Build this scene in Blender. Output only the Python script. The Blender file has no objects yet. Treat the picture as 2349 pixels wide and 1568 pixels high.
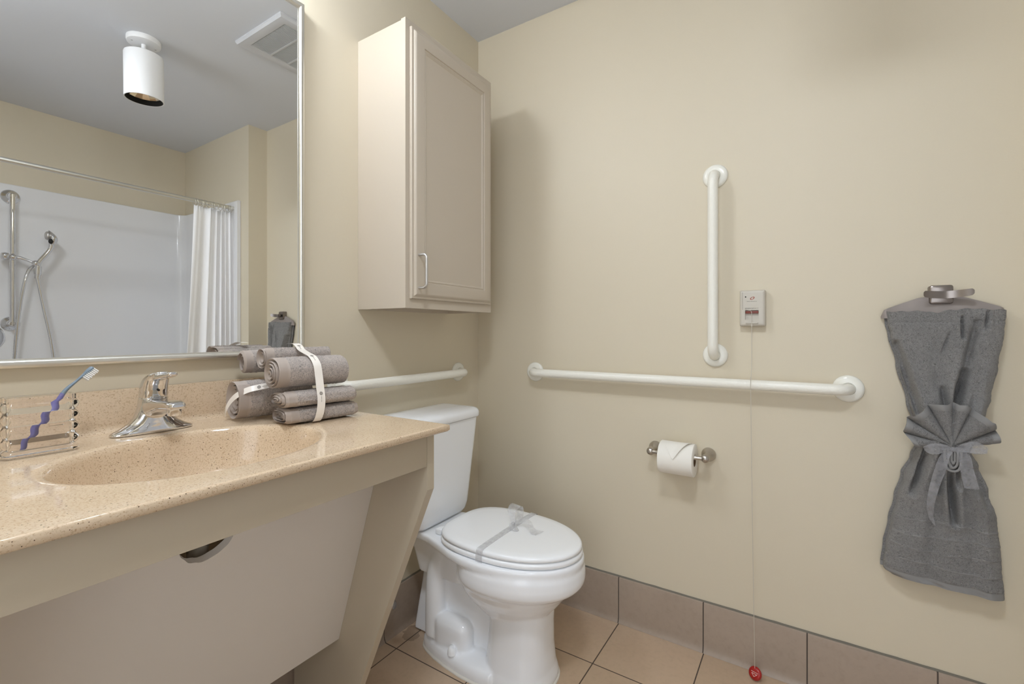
import bpy, bmesh, math, random
from mathutils import Vector, Matrix, noise as mnoise
PI = math.pi
random.seed(7)
SC = bpy.context.scene
COL = SC.collection

# ------------------------------------------------------------------ colour / materials
def lin(c):
    c = c / 255.0
    return c / 12.92 if c <= 0.04045 else ((c + 0.055) / 1.055) ** 2.4
def rgb(r, g, b): return (lin(r), lin(g), lin(b), 1.0)

class NT:
    def __init__(s, name):
        s.m = bpy.data.materials.new(name); s.m.use_nodes = True
        s.t = s.m.node_tree; s.t.nodes.clear()
        s.out = s.n('ShaderNodeOutputMaterial')
        s.p = s.n('ShaderNodeBsdfPrincipled')
        s.l(s.p.outputs[0], s.out.inputs[0])
    def n(s, k, **kw):
        x = s.t.nodes.new(k)
        for a, b in kw.items(): setattr(x, a, b)
        return x
    def l(s, a, b): s.t.links.new(a, b)
    def obj(s): return s.n('ShaderNodeTexCoord').outputs['Object']
    def pos(s): return s.n('ShaderNodeNewGeometry').outputs['Position']
    def noise(s, vec, scale, detail=2.0, rough=0.5, dist=0.0):
        x = s.n('ShaderNodeTexNoise'); s.l(vec, x.inputs['Vector'])
        x.inputs['Scale'].default_value = scale; x.inputs['Detail'].default_value = detail
        x.inputs['Roughness'].default_value = rough; x.inputs['Distortion'].default_value = dist
        return x.outputs['Fac']
    def voro(s, vec, scale, feature='F1', out='Distance'):
        x = s.n('ShaderNodeTexVoronoi', feature=feature); s.l(vec, x.inputs['Vector'])
        x.inputs['Scale'].default_value = scale
        return x.outputs[out]
    def math(s, op, a, b=None, c=None):
        x = s.n('ShaderNodeMath', operation=op)
        for i, v in enumerate((a, b, c)):
            if v is None: continue
            if isinstance(v, (int, float)): x.inputs[i].default_value = v
            else: s.l(v, x.inputs[i])
        return x.outputs[0]
    def ramp(s, fac, stops):
        x = s.n('ShaderNodeValToRGB'); s.l(fac, x.inputs[0])
        e = x.color_ramp.elements
        while len(e) < len(stops): e.new(0.5)
        for i, (p, c) in enumerate(stops):
            e[i].position = p; e[i].color = c if len(c) == 4 else (*c, 1)
        return x.outputs[0]
    def mix(s, fac, a, b):
        x = s.n('ShaderNodeMix', data_type='RGBA')
        for i, v in ((0, fac), (6, a), (7, b)):
            if isinstance(v, (int, float)): x.inputs[i].default_value = v
            elif isinstance(v, tuple): x.inputs[i].default_value = v
            else: s.l(v, x.inputs[i])
        return x.outputs[2]
    def bump(s, h, strength, dist):
        x = s.n('ShaderNodeBump'); s.l(h, x.inputs['Height'])
        x.inputs['Strength'].default_value = strength; x.inputs['Distance'].default_value = dist
        s.l(x.outputs[0], s.p.inputs['Normal'])
    def set(s, **kw):
        for k, v in kw.items():
            k = k.replace('_', ' ')
            i = s.p.inputs[k]
            if hasattr(v, 'is_linked') or isinstance(v, bpy.types.NodeSocket): s.l(v, i)
            else: i.default_value = v
        return s

def simple(name, c, rough=0.5, metal=0.0, **kw):
    t = NT(name); t.set(Base_Color=c, Roughness=rough, Metallic=metal, **kw); return t.m

def paint(name, c, rough=0.55, bs=220, bd=0.0004, var=0.03):
    t = NT(name); o = t.obj()
    n = t.noise(o, 1.3, 3)
    d = tuple(x * (1 - var) for x in c[:3]) + (1,)
    t.set(Base_Color=t.mix(n, c, d), Roughness=rough)
    t.bump(t.noise(o, bs, 3), 0.35, bd); return t.m

M = {}
M['wall'] = paint('wall_paint', rgb(216, 206, 184), 0.5)
M['ceil'] = paint('ceiling_paint', rgb(214, 217, 223), 0.8)
M['vanity'] = paint('vanity_laminate', rgb(188, 176, 155), 0.38, 500, 0.0001, 0.02)
M['knee'] = paint('knee_laminate', rgb(221, 215, 207), 0.35, 500, 0.0001, 0.02)
M['cabinet'] = paint('cabinet_paint', rgb(197, 186, 170), 0.42, 400, 0.0001, 0.02)
M['porcelain'] = simple('porcelain', rgb(244, 246, 249), 0.07)
M['seatplastic'] = simple('seat_plastic', rgb(247, 249, 251), 0.2)
M['chrome'] = simple('chrome', rgb(225, 225, 226), 0.06, 1.0)
M['nickel'] = simple('brushed_nickel', rgb(190, 184, 176), 0.32, 1.0)
M['satin'] = simple('satin_nickel_pull', rgb(205, 203, 201), 0.38, 1.0)
M['hookmetal'] = simple('brushed_dark_nickel', rgb(146, 138, 133), 0.3, 1.0)
M['frame'] = simple('mirror_frame_metal', rgb(226, 224, 216), 0.36, 1.0)
M['mirror'] = simple('mirror_silver', rgb(240, 241, 240), 0.0, 1.0)
M['vent'] = simple('vent_plastic', rgb(200, 201, 204), 0.55)
M['black'] = simple('black_matte', rgb(12, 12, 12), 0.6)
M['dark'] = simple('dark_hole', rgb(30, 26, 22), 0.7)
M['whitemetal'] = simple('white_powdercoat', rgb(236, 236, 237), 0.4)
M['whiteplastic'] = simple('white_plastic', rgb(200, 194, 182), 0.35)
M['surround'] = simple('shower_acrylic', rgb(232, 232, 233), 0.12)
M['paper'] = paint('tissue_paper', rgb(243, 240, 232), 0.9, 900, 0.0002, 0.01)
M['card'] = simple('cardboard_core', rgb(120, 96, 70), 0.9)
M['red'] = simple('red_plastic', rgb(165, 30, 26), 0.3)
M['redbar'] = simple('dull_red_plastic', rgb(126, 62, 50), 0.4)
M['ink'] = simple('black_ink', rgb(40, 38, 36), 0.7)
M['greyink'] = simple('grey_ink', rgb(105, 100, 95), 0.7)
M['redink'] = simple('red_ink', rgb(160, 96, 82), 0.7)
M['whiteink'] = simple('white_ink', rgb(225, 195, 190), 0.6)
M['bulb'] = NT('bulb_glow').set(Base_Color=rgb(255, 250, 240), Emission_Color=(0.86, 0.92, 1.0, 1), Emission_Strength=58.0).m
M['caulk'] = paint('grey_caulk', rgb(128, 122, 110), 0.8, 150, 0.002, 0.4)
M['whitecaulk'] = simple('white_caulk', rgb(225, 222, 214), 0.6)
M['grout'] = simple('dark_grout', rgb(92, 82, 74), 0.9)
M['brush'] = simple('toothbrush_grey', rgb(118, 134, 148), 0.35)
M['brushpurple'] = simple('toothbrush_violet', rgb(112, 108, 168), 0.35)
M['bristle'] = simple('white_bristle', rgb(232, 230, 226), 0.6)
M['hallwall'] = simple('hall_paint', rgb(230, 225, 215), 0.7)

def m_grab():
    t = NT('white_grab_bar'); o = t.obj()
    t.set(Base_Color=rgb(240, 238, 228), Roughness=0.28)
    t.bump(t.voro(o, 160), 0.35, 0.0012); return t.m
M['grab'] = m_grab()
M['flange'] = simple('white_flange', rgb(241, 240, 231), 0.18)

def m_tile(name, c1, c2, floor=True):
    t = NT(name); g = t.pos()
    n1 = t.noise(g, 5.5, 4, 0.6); n2 = t.noise(g, 60, 3, 0.6)
    base = t.mix(n1, c1, c2)
    sp = t.ramp(n2, [(0.0, (0.86, 0.85, 0.84)), (0.5, (1, 1, 1)), (1, (1.06, 1.05, 1.04))])
    mm = t.n('ShaderNodeMix', data_type='RGBA', blend_type='MULTIPLY'); mm.inputs[0].default_value = 1
    t.l(base, mm.inputs[6]); t.l(sp, mm.inputs[7]); col = mm.outputs[2]
    if not floor:
        t.set(Base_Color=col, Roughness=0.38); t.bump(n2, 0.15, 0.0006); return t.m
    sx = t.n('ShaderNodeSeparateXYZ'); t.l(g, sx.inputs[0])
    def line(sock, off):
        u = t.math('ADD', sock, off); u = t.math('DIVIDE', u, 0.3025)
        fr = t.math('FRACT', t.math('ADD', u, 40.0))
        d = t.math('ABSOLUTE', t.math('SUBTRACT', fr, 0.5))
        return t.math('GREATER_THAN', d, 0.5 - 0.0062), t.math('FLOOR', u)
    gx, ix = line(sx.outputs[0], 0.267); gy, iy = line(sx.outputs[1], 0.676)
    gm = t.math('MAXIMUM', gx, gy)
    wn = t.n('ShaderNodeTexWhiteNoise', noise_dimensions='2D')
    cb = t.n('ShaderNodeCombineXYZ'); t.l(ix, cb.inputs[0]); t.l(iy, cb.inputs[1]); t.l(cb.outputs[0], wn.inputs['Vector'])
    tone = t.ramp(wn.outputs['Value'], [(0, (0.93, 0.92, 0.9)), (1, (1.05, 1.05, 1.05))])
    m2 = t.n('ShaderNodeMix', data_type='RGBA', blend_type='MULTIPLY'); m2.inputs[0].default_value = 1
    t.l(col, m2.inputs[6]); t.l(tone, m2.inputs[7])
    # a brown stain on the floor by the back wall
    def blob(px, py, rad):
        dv = t.n('ShaderNodeVectorMath', operation='DISTANCE'); t.l(g, dv.inputs[0]); dv.inputs[1].default_value = (px, py, 0)
        w = t.math('ADD', dv.outputs['Value'], t.math('MULTIPLY', t.noise(g, 40, 3), 0.05))
        return t.math('LESS_THAN', w, rad)
    st = t.math('MAXIMUM', blob(-0.487, -0.06, 0.055), blob(-0.46, -0.045, 0.05))
    c3 = t.mix(t.math('MULTIPLY', st, 0.4), m2.outputs[2], rgb(84, 62, 42))
    t.set(Base_Color=t.mix(gm, c3, rgb(84, 72, 62)), Roughness=t.math('ADD', t.math('MULTIPLY', gm, 0.4), 0.33))
    t.bump(t.math('SUBTRACT', t.math('MULTIPLY', n2, 0.25), gm), 0.5, 0.0012); return t.m
M['floor'] = m_tile('floor_tile', rgb(206, 182, 157), rgb(190, 166, 140))
M['base'] = m_tile('cove_base_tile', rgb(173, 157, 142), rgb(157, 141, 126), False)

def m_counter():
    t = NT('speckled_solid_surface'); g = t.pos()
    n = t.noise(g, 9, 4, 0.6)
    base = t.mix(n, rgb(220, 199, 171), rgb(206, 183, 155))
    fine = t.ramp(t.noise(g, 320, 3, 0.65), [(0.30, rgb(200, 184, 166)), (0.47, (1, 1, 1, 1)), (0.60, (1, 1, 1, 1)), (0.75, (1.12, 1.12, 1.12, 1))])
    mm = t.n('ShaderNodeMix', data_type='RGBA', blend_type='MULTIPLY'); mm.inputs[0].default_value = 0.8
    t.l(base, mm.inputs[6]); t.l(fine, mm.inputs[7])
    col = mm.outputs[2]
    def specks(col, scale, thr, rad, c):
        v = t.n('ShaderNodeTexVoronoi'); t.l(g, v.inputs['Vector']); v.inputs['Scale'].default_value = scale
        sp = t.n('ShaderNodeSeparateColor'); t.l(v.outputs['Color'], sp.inputs[0])
        pick = t.math('GREATER_THAN', sp.outputs[0], thr)
        rr = t.math('MULTIPLY', sp.outputs[1], rad)
        near = t.math('LESS_THAN', v.outputs['Distance'], rr)
        return t.mix(t.math('MULTIPLY', pick, near), col, c)
    col = specks(col, 520, 0.72, 0.45, rgb(182, 154, 123))
    col = specks(col, 420, 0.935, 0.46, rgb(86, 68, 52))
    col = specks(col, 480, 0.88, 0.4, rgb(220, 203, 178))
    t.set(Base_Color=col, Roughness=0.09)
    return t.m
M['counter'] = m_counter()

def m_terry(name, c, k=1.0):
    t = NT(name); o = t.obj()
    n = t.noise(o, 260, 3, 0.6, 1.6); n2 = t.noise(o, 620, 2, 0.6, 1.0); n3 = t.noise(o, 14, 2)
    h = t.math('ADD', t.math('MULTIPLY', n, 0.70), t.math('MULTIPLY', n2, 0.30))
    lo = tuple(x * 0.42 for x in c[:3]) + (1,); mid = tuple(x * 0.95 for x in c[:3]) + (1,); hi = tuple(min(1, x * 1.35) for x in c[:3]) + (1,)
    base = t.ramp(h, [(0.36, lo), (0.47, mid), (0.64, hi)])  # loop crevices coloured dark and tips bright: shade and highlights put into the colour
    tone = t.ramp(n3, [(0.3, (0.90, 0.90, 0.90)), (0.7, (1.06, 1.06, 1.06))])
    mm = t.n('ShaderNodeMix', data_type='RGBA', blend_type='MULTIPLY'); mm.inputs[0].default_value = 1
    t.l(base, mm.inputs[6]); t.l(tone, mm.inputs[7])
    t.set(Base_Color=mm.outputs[2], Roughness=0.95, Sheen_Weight=0.3, Sheen_Roughness=0.5)
    t.bump(h, 1.0, 0.006 * k); return t.m
M['terry'] = m_terry('grey_terry', rgb(140, 138, 136))
M['terryhem'] = paint('grey_terry_hem', rgb(138, 137, 136), 0.85, 900, 0.0004, 0.05)
M['roll'] = m_terry('taupe_terry', rgb(190, 178, 170), 1.0)
M['rollhem'] = paint('taupe_terry_hem', rgb(172, 160, 151), 0.85, 900, 0.0004, 0.05)
M['ribbon'] = simple('white_satin_ribbon', rgb(240, 234, 226), 0.25)
M['cover'] = simple('grey_cloth_cover', rgb(152, 143, 138), 0.7)

def m_organza(name, c, alpha):
    t = NT(name); o = t.obj()
    w = t.noise(o, 60, 3, 0.6)
    t.set(Base_Color=c, Roughness=0.4, Alpha=t.ramp(w, [(0.3, (alpha - .12,) * 3), (0.7, (alpha + .12,) * 3)]), Sheen_Weight=0.6)
    return t.m
M['organza'] = m_organza('grey_organza', rgb(176, 176, 180), 0.44)
M['organzalight'] = m_organza('pale_grey_organza', rgb(206, 206, 208), 0.48)

def m_clear():
    t = NT('clear_acrylic')
    t.set(Base_Color=(1, 0.99, 0.98, 1), Roughness=0.02, IOR=1.4, Transmission_Weight=1.0)
    return t.m
M['clear'] = m_clear()

def m_lens():
    t = NT('reflector'); t.set(Base_Color=rgb(235, 220, 196), Roughness=0.08, Metallic=1.0); return t.m
M['reflector'] = m_lens()

# ------------------------------------------------------------------ mesh building
class MB:
    def __init__(s): s.v = []; s.f = []; s.mi = []
    def add(s, vs, fs, mi=0):
        b = len(s.v); s.v += [tuple(x) for x in vs]
        for f in fs: s.f.append(tuple(b + i for i in f)); s.mi.append(mi)
        return s
    def box(s, x0, x1, y0, y1, z0, z1, bev=0.0, seg=2, mi=0):
        bm = bmesh.new(); bmesh.ops.create_cube(bm, size=1)
        for v in bm.verts:
            v.co = Vector(((x0 + x1) / 2 + v.co.x * abs(x1 - x0), (y0 + y1) / 2 + v.co.y * abs(y1 - y0), (z0 + z1) / 2 + v.co.z * abs(z1 - z0)))
        if bev > 0:
            bmesh.ops.bevel(bm, geom=bm.edges[:], offset=bev, segments=seg, profile=0.5, affect='EDGES')
        return s.bm(bm, mi)
    def bm(s, bm, mi=0):
        bm.verts.index_update()
        s.add([v.co.copy() for v in bm.verts], [[v.index for v in f.verts] for f in bm.faces], mi); bm.free(); return s
    def loft(s, rings, cap0=True, cap1=True, closed=True, mi=0):
        n = len(rings[0]); vs = [p for r in rings for p in r]; fs = []
        for i in range(len(rings) - 1):
            for j in range(n if closed else n - 1):
                k = (j + 1) % n
                fs.append((i * n + j, i * n + k, (i + 1) * n + k, (i + 1) * n + j))
        if cap0: fs.append(tuple(reversed(range(n))))
        if cap1: fs.append(tuple((len(rings) - 1) * n + j for j in range(n)))
        return s.add(vs, fs, mi)
    def tube(s, pts, rad, seg=12, caps=True, mi=0):
        pts = [Vector(p) for p in pts]; n = len(pts)
        if isinstance(rad, (int, float)): rad = [rad] * n
        rings = []; up = None
        for i, p in enumerate(pts):
            t = (pts[min(i + 1, n - 1)] - pts[max(i - 1, 0)]).normalized()
            if up is None:
                up = Vector((0, 0, 1)) if abs(t.z) < 0.9 else Vector((1, 0, 0))
            a = (up - t * up.dot(t)).normalized(); up = a; b = t.cross(a)
            rings.append([p + (a * math.cos(q) + b * math.sin(q)) * rad[i] for q in [2 * PI * k / seg for k in range(seg)]])
        return s.loft(rings, caps, caps, True, mi)
    def lathe(s, prof, o, axis, seg=32, mi=0, caps=True):
        ax = Vector(axis).normalized(); o = Vector(o)
        u = Vector((0, 0, 1)) if abs(ax.z) < 0.9 else Vector((1, 0, 0))
        a = (u - ax * u.dot(ax)).normalized(); b = ax.cross(a)
        rings = [[o + ax * h + (a * math.cos(q) + b * math.sin(q)) * max(r, 1e-5) for q in [2 * PI * k / seg for k in range(seg)]] for r, h in prof]
        return s.loft(rings, caps, caps, True, mi)
    def ball(s, c, r, seg=20, rings=12, mi=0):
        rx, ry, rz = (r, r, r) if isinstance(r, (int, float)) else r
        R = []
        for i in range(rings + 1):
            ph = PI * i / rings; sr = max(math.sin(ph), 1e-3)
            R.append([(c[0] + rx * sr * math.cos(2 * PI * k / seg), c[1] + ry * sr * math.sin(2 * PI * k / seg), c[2] - rz * math.cos(ph)) for k in range(seg)])
        return s.loft(R, True, True, True, mi)
    def prism(s, poly, f0, f1, mi=0):
        """poly of 2-D points, f0/f1 map a 2-D point to the two end faces"""
        n = len(poly); a = [f0(p) for p in poly]; b = [f1(p) for p in poly]
        fs = [(i, (i + 1) % n, n + (i + 1) % n, n + i) for i in range(n)]
        fs += [tuple(reversed(range(n))), tuple(range(n, 2 * n))]
        return s.add(a + b, fs, mi)
    def grid(s, P, mi=None):
        h = len(P); w = len(P[0]); vs = [p for r in P for p in r]
        b = len(s.v); s.v += [tuple(x) for x in vs]
        for i in range(h - 1):
            for j in range(w - 1):
                s.f.append((b + i * w + j, b + i * w + j + 1, b + (i + 1) * w + j + 1, b + (i + 1) * w + j))
                s.mi.append(mi(i, j) if mi else 0)
        return s

def root_of(o):
    while o.parent: o = o.parent
    return o

def obj(name, mb, mat, parent=None, angle=35, smooth=True, loc=None, recalc=True):
    me = bpy.data.meshes.new(name)
    off = Vector((0, 0, 0))
    if parent is not None: off = root_of(parent).location.copy()
    elif loc is not None: off = Vector(loc)
    me.from_pydata([Vector(v) - off for v in mb.v], [], mb.f)
    mats = mat if isinstance(mat, (list, tuple)) else [mat]
    for m in mats: me.materials.append(m)
    for p, k in zip(me.polygons, mb.mi): p.material_index = k
    if recalc:
        bm = bmesh.new(); bm.from_mesh(me); bmesh.ops.recalc_face_normals(bm, faces=bm.faces[:]); bm.to_mesh(me); bm.free()
    if smooth:
        me.shade_smooth()
        if angle < 180: me.set_sharp_from_angle(angle=math.radians(angle))
    o = bpy.data.objects.new(name, me); COL.objects.link(o)
    if parent is not None: o.parent = parent
    elif loc is not None: o.location = off
    return o

def fused(name, mb, mat, parent, voxel, smooth_it=4, factor=0.5):
    """join overlapping solids into one continuous surface"""
    me = bpy.data.meshes.new(name); off = root_of(parent).location
    me.from_pydata([Vector(v) - off for v in mb.v], [], mb.f)
    bm = bmesh.new(); bm.from_mesh(me); bmesh.ops.recalc_face_normals(bm, faces=bm.faces[:]); bm.to_mesh(me); bm.free()
    t = bpy.data.objects.new('tmp', me); COL.objects.link(t)
    r = t.modifiers.new('r', 'REMESH'); r.mode = 'VOXEL'; r.voxel_size = voxel; r.use_smooth_shade = True
    q = t.modifiers.new('s', 'SMOOTH'); q.factor = factor; q.iterations = smooth_it
    dg = bpy.context.evaluated_depsgraph_get()
    m2 = bpy.data.meshes.new_from_object(t.evaluated_get(dg))
    bpy.data.objects.remove(t); bpy.data.meshes.remove(me)
    m2.materials.clear(); m2.materials.append(mat); m2.shade_smooth(); m2.name = name
    o = bpy.data.objects.new(name, m2); COL.objects.link(o); o.parent = parent
    return o

def tag(o, label, cat, group=None):
    o['label'] = label; o['category'] = cat
    if group: o['group'] = group
    return o
def thing(name, label, cat, loc, group=None):
    o = bpy.data.objects.new(name, None); o.empty_display_size = 0.05; COL.objects.link(o); o.location = loc
    bpy.context.view_layer.update()
    return tag(o, label, cat, group)
def struct(name, mb, mat, **kw):
    o = obj(name, mb, mat, **kw); o['kind'] = 'structure'; return o

def catmull(pts, n=8):
    P = [Vector(p) for p in pts]; out = []
    for i in range(len(P) - 1):
        p0 = P[max(i - 1, 0)]; p1 = P[i]; p2 = P[i + 1]; p3 = P[min(i + 2, len(P) - 1)]
        for k in range(n):
            t = k / n
            out.append(0.5 * ((2 * p1) + (p2 - p0) * t + (2 * p0 - 5 * p1 + 4 * p2 - p3) * t * t + (3 * p1 - p0 - 3 * p2 + p3) * t ** 3))
    out.append(P[-1]); return out
def band(mb, A, B, n=8, cross=4, mi=0):
    """ribbon between two edge polylines, smoothed"""
    a = catmull(A, n); b = catmull(B, n)
    return mb.grid([[p.lerp(q, k / cross) for k in range(cross + 1)] for p, q in zip(a, b)], (lambda i, j: mi))
def lerp_table(T, x):
    if x <= T[0][0]: return T[0][1]
    for (a, va), (b, vb) in zip(T, T[1:]):
        if x <= b: return va + (vb - va) * (x - a) / (b - a)
    return T[-1][1]
def smooth_table(T, x):
    if x <= T[0][0]: return T[0][1]
    for (a, va), (b, vb) in zip(T, T[1:]):
        if x <= b:
            t = (x - a) / (b - a); t = t * t * (3 - 2 * t); return va + (vb - va) * t
    return T[-1][1]
def rrect(hx, hy, r, n=8):
    out = []
    for cx, cy, a0 in ((hx - r, hy - r, 0), (-hx + r, hy - r, 90), (-hx + r, -hy + r, 180), (hx - r, -hy + r, 270)):
        for k in range(n + 1):
            a = math.radians(a0 + 90 * k / n); out.append((cx + r * math.cos(a), cy + r * math.sin(a)))
    return out
def plate_hole(mb, rect, hole, z0, z1, place, extra=None, N=96):
    """rect (u0,u1,v0,v1) with an elliptical hole (cu,cv,ru,rv); place(u,v,w)->xyz"""
    u0, u1, v0, v1 = rect; cu, cv, ru, rv = hole
    ang = [2 * PI * k / N for k in range(N)] + [math.atan2(v - cv, u - cu) % (2 * PI) for u in (u0, u1) for v in (v0, v1)]
    ang = sorted(set(round(a, 6) for a in ang))
    outer = []; inner = []
    for a in ang:
        c, s_ = math.cos(a), math.sin(a)
        t = min((((u1 if c > 0 else u0) - cu) / c) if abs(c) > 1e-9 else 1e9, (((v1 if s_ > 0 else v0) - cv) / s_) if abs(s_) > 1e-9 else 1e9)
        outer.append((cu + c * t, cv + s_ * t))
        k = 1 / math.sqrt((c / ru) ** 2 + (s_ / rv) ** 2); inner.append((cu + c * k, cv + s_ * k))
    return outer, inner, ang

# ------------------------------------------------------------------ camera
cam = bpy.data.cameras.new('camera'); co = bpy.data.objects.new('camera', cam); COL.objects.link(co)
co.location = (-1.7083, -1.2818, 1.1082); co.rotation_euler = (PI / 2, 0, math.radians(-57.3))
cam.sensor_width = 36; cam.sensor_fit = 'HORIZONTAL'; cam.lens = 1059.0 * 36 / 2349
cam.shift_y = -(784 - 759) / 2349; cam.clip_start = 0.02
SC.camera = co

# ------------------------------------------------------------------ room shell
H = 2.44; XL = -2.3; YF = -2.68
struct('floor', MB().box(XL, 0.1, YF, 0.1, -0.08, 0), M['floor'])
struct('ceiling', MB().box(XL - 0.1, 0.1, YF - 0.1, 0.1, H, H + 0.08), M['ceil'])
struct('wall_back', MB().box(XL - 0.1, 0.1, 0, 0.1, 0, H), M['wall'])
struct('wall_right', MB().box(0, 0.1, -1.79, 0, 0, H), M['wall'])
struct('wall_alcove', MB().box(-0.12, 0.1, YF, -1.79, 0, H), M['wall'])
struct('wall_front', MB().box(XL - 0.1, 0.1, YF - 0.1, YF, 0, H), M['wall'])
struct('wall_partition', MB().box(-1.80, -1.67, YF, -1.87, 0, H), M['wall'])
# left wall with a doorway opening added to let fill light in
DY0, DY1, DH = -1.74, -0.84, 2.05
struct('wall_left', MB().box(XL - 0.1, XL, YF, DY0, 0, H).box(XL - 0.1, XL, DY1, 0, 0, H).box(XL - 0.1, XL, DY0, DY1, DH, H), M['wall'])
tr = MB()
for y0, y1, z0, z1 in ((DY0 - 0.06, DY0, 0, DH + 0.06), (DY1, DY1 + 0.06, 0, DH + 0.06), (DY0, DY1, DH, DH + 0.06)):
    tr.box(XL - 0.11, XL + 0.015, y0, y1, z0, z1, 0.003)
struct('trim_1', tr, M['whitemetal'])

def baseboard(name, a, b, nrm, seams):
    a = Vector(a); b = Vector(b); d = (b - a).normalized(); L = (b - a).length; n = Vector(nrm)
    prof = [(0.0005, 0.171), (0.006, 0.171), (0.0085, 0.1695), (0.0095, 0.166), (0.0095, 0.03), (0.0102, 0.018), (0.0125, 0.009), (0.0165, 0.003), (0.018, 0.0005), (0.0005, 0.0005)]
    m = MB(); cuts = [0.0] + sorted(seams) + [L]
    for c0, c1 in zip(cuts, cuts[1:]):
        g0 = 0.002 if c0 > 0 else 0; g1 = 0.002 if c1 < L else 0
        m.prism(prof, lambda p: a + d * (c0 + g0) + n * p[0] + Vector((0, 0, p[1])), lambda p: a + d * (c1 - g1) + n * p[0] + Vector((0, 0, p[1])))
    gp = [(0.0004, 0.1700), (0.0075, 0.1690), (0.0075, 0.018), (0.013, 0.003), (0.0160, 0.0004), (0.0004, 0.0004)]
    m.prism(gp, lambda p: a + n * p[0] + Vector((0, 0, p[1])), lambda p: b + n * p[0] + Vector((0, 0, p[1])), 1)
    # grey caulk bead on the top edge
    R = []
    for i in range(61):
        q = a + d * (L * i / 60); w = 0.0028 + 0.0016 * mnoise.noise(q * 23)
        R.append([q + n * 0.0003 + Vector((0, 0, 0.1705)), q + n * 0.006 + Vector((0, 0, 0.1712)), q + n * 0.0035 + Vector((0, 0, 0.172 + w)), q + n * 0.0003 + Vector((0, 0, 0.1725 + w))])
    m.loft(R, True, True, True, 2)
    return struct(name, m, [M['base'], M['grout'], M['caulk']])
baseboard('baseboard_right', (0, 0, 0), (0, -1.79, 0), (-1, 0, 0), [0.371, 0.6735, 0.976, 1.2785, 1.581])
baseboard('baseboard_back', (0, 0, 0), (-2.3, 0, 0), (0, -1, 0), [0.267, 0.5695, 0.872, 1.1745, 1.477, 1.78, 2.08])
baseboard('baseboard_alcove', (-0.12, -1.79, 0), (-0.12, -1.86, 0), (-1, 0, 0), [])

# ------------------------------------------------------------------ countertop with sink
CT = 0.89; X0, X1 = -1.69, -0.877; YB = -0.575
SX, SY, RX, RY = -1.29, -0.325, 0.216, 0.178
ct = thing('vanity_countertop', 'speckled beige countertop with an oval sink moulded into it', 'countertop', ((X0 + X1) / 2, YB / 2, CT - 0.016))
outer, inner, ang = plate_hole(None, (X0, X1, YB, -0.006), (SX, SY, RX, RY), 0, 0, None)
def inset(p, e):
    return (min(max(p[0], X0 + e), X1 - e), min(max(p[1], YB + e), -0.006))
sl = MB()
rings = [[(*p, CT - 0.016) for p in inner], [(*inset(p, 0.004), CT - 0.016) for p in outer], [(*p, CT - 0.0125) for p in outer], [(*p, CT - 0.003) for p in outer], [(*inset(p, 0.0009), CT - 0.0009) for p in outer], [(*inset(p, 0.0035), CT) for p in outer]]
def ell(k, dz): return [(SX + (p[0] - SX) * k, SY + (p[1] - SY) * k, CT + dz) for p in inner]
rings += [[(*inset(p, 0.006), CT) for p in outer], [(*inset(p, 0.007), CT) for p in outer], ell(1.075, 0), ell(1.065, 0), ell(1.05, -0.0001), ell(1.03, -0.0006), ell(1.015, -0.0015), ell(1.0, -0.003)]
sl.loft(rings, False, False)
obj('counter_slab', sl, M['counter'], ct, 50)
bw = MB()
prof = [(1.0, -0.003), (0.985, -0.007), (0.972, -0.014), (0.955, -0.03), (0.925, -0.055), (0.87, -0.082), (0.78, -0.104), (0.64, -0.119), (0.46, -0.128), (0.28, -0.133), (0.10, -0.136)]
bw.loft([ell(k, d) for k, d in prof], False, True)
obj('sink_bowl', bw, M['counter'], ct, 60)
ub = MB()
ub.loft([ell(k + 0.055, d - 0.012) for k, d in [(0.97, -0.006)] + prof[3:]] , False, True)
obj('bowl_underside', ub, M['porcelain'], ct, 60)['label'] = 'white underside of the sink bowl'
dr = MB().lathe([(0.001, 0.004), (0.018, 0.004), (0.022, 0.002), (0.024, -0.001), (0.024, -0.004)][::-1], (SX, SY, CT - 0.134), (0, 0, 1))
obj('drain', dr, M['chrome'], ct)
# backsplash with a coved foot
bp = [(-0.001, CT - 0.001), (-0.001, 0.981), (-0.017, 0.981), (-0.0195, 0.9802), (-0.0205, 0.978), (-0.0205, CT + 0.016)]
for k in range(1, 7):
    a = PI / 2 * k / 6; bp.append((-0.0205 - 0.016 * (1 - math.cos(a)), CT + 0.016 * (1 - math.sin(a)) + 0.0002))
bp.append((-0.0365, CT - 0.001))
bs = MB().prism(bp, lambda p: (X0, p[0], p[1]), lambda p: (X1 + 0.001, p[0], p[1]))
obj('backsplash', bs, M['counter'], ct, 30)

# ------------------------------------------------------------------ vanity base
vb = thing('vanity_unit', 'cream laminate vanity base with sloping knee panel under the countertop', 'vanity', ((X0 + X1) / 2, -0.3, 0))
obj('apron', MB().box(X0 + 0.023, -0.9215, -0.545, -0.526, 0.797, 0.8735, 0.0012), M['vanity'], vb)
side = [(-0.012, 0.176), (-0.024, 0.174), (-0.024, 0.001), (-0.226, 0.001), (-0.545, 0.742), (-0.545, 0.8735), (-0.002, 0.8735), (-0.002, 0.178)]
for xa in (-0.921, X0):
    sp = MB().prism(side, lambda p: (xa, p[0], p[1]), lambda p: (xa + 0.0225, p[0], p[1]))
    obj('side_panel', sp, M['vanity'], vb, smooth=False)
def kp(u, v, w):   # u = x, v = z, w = depth behind the face
    return (u, -0.23 - (v - 0.295) * 0.315 + w, v + w * 0.3)
ou, inn, _ = plate_hole(None, (X0 + 0.0235, -0.9215, 0.288, 0.746), (-1.302, 0.7385, 0.047, 0.05), 0, 0, None, N=64)
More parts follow.
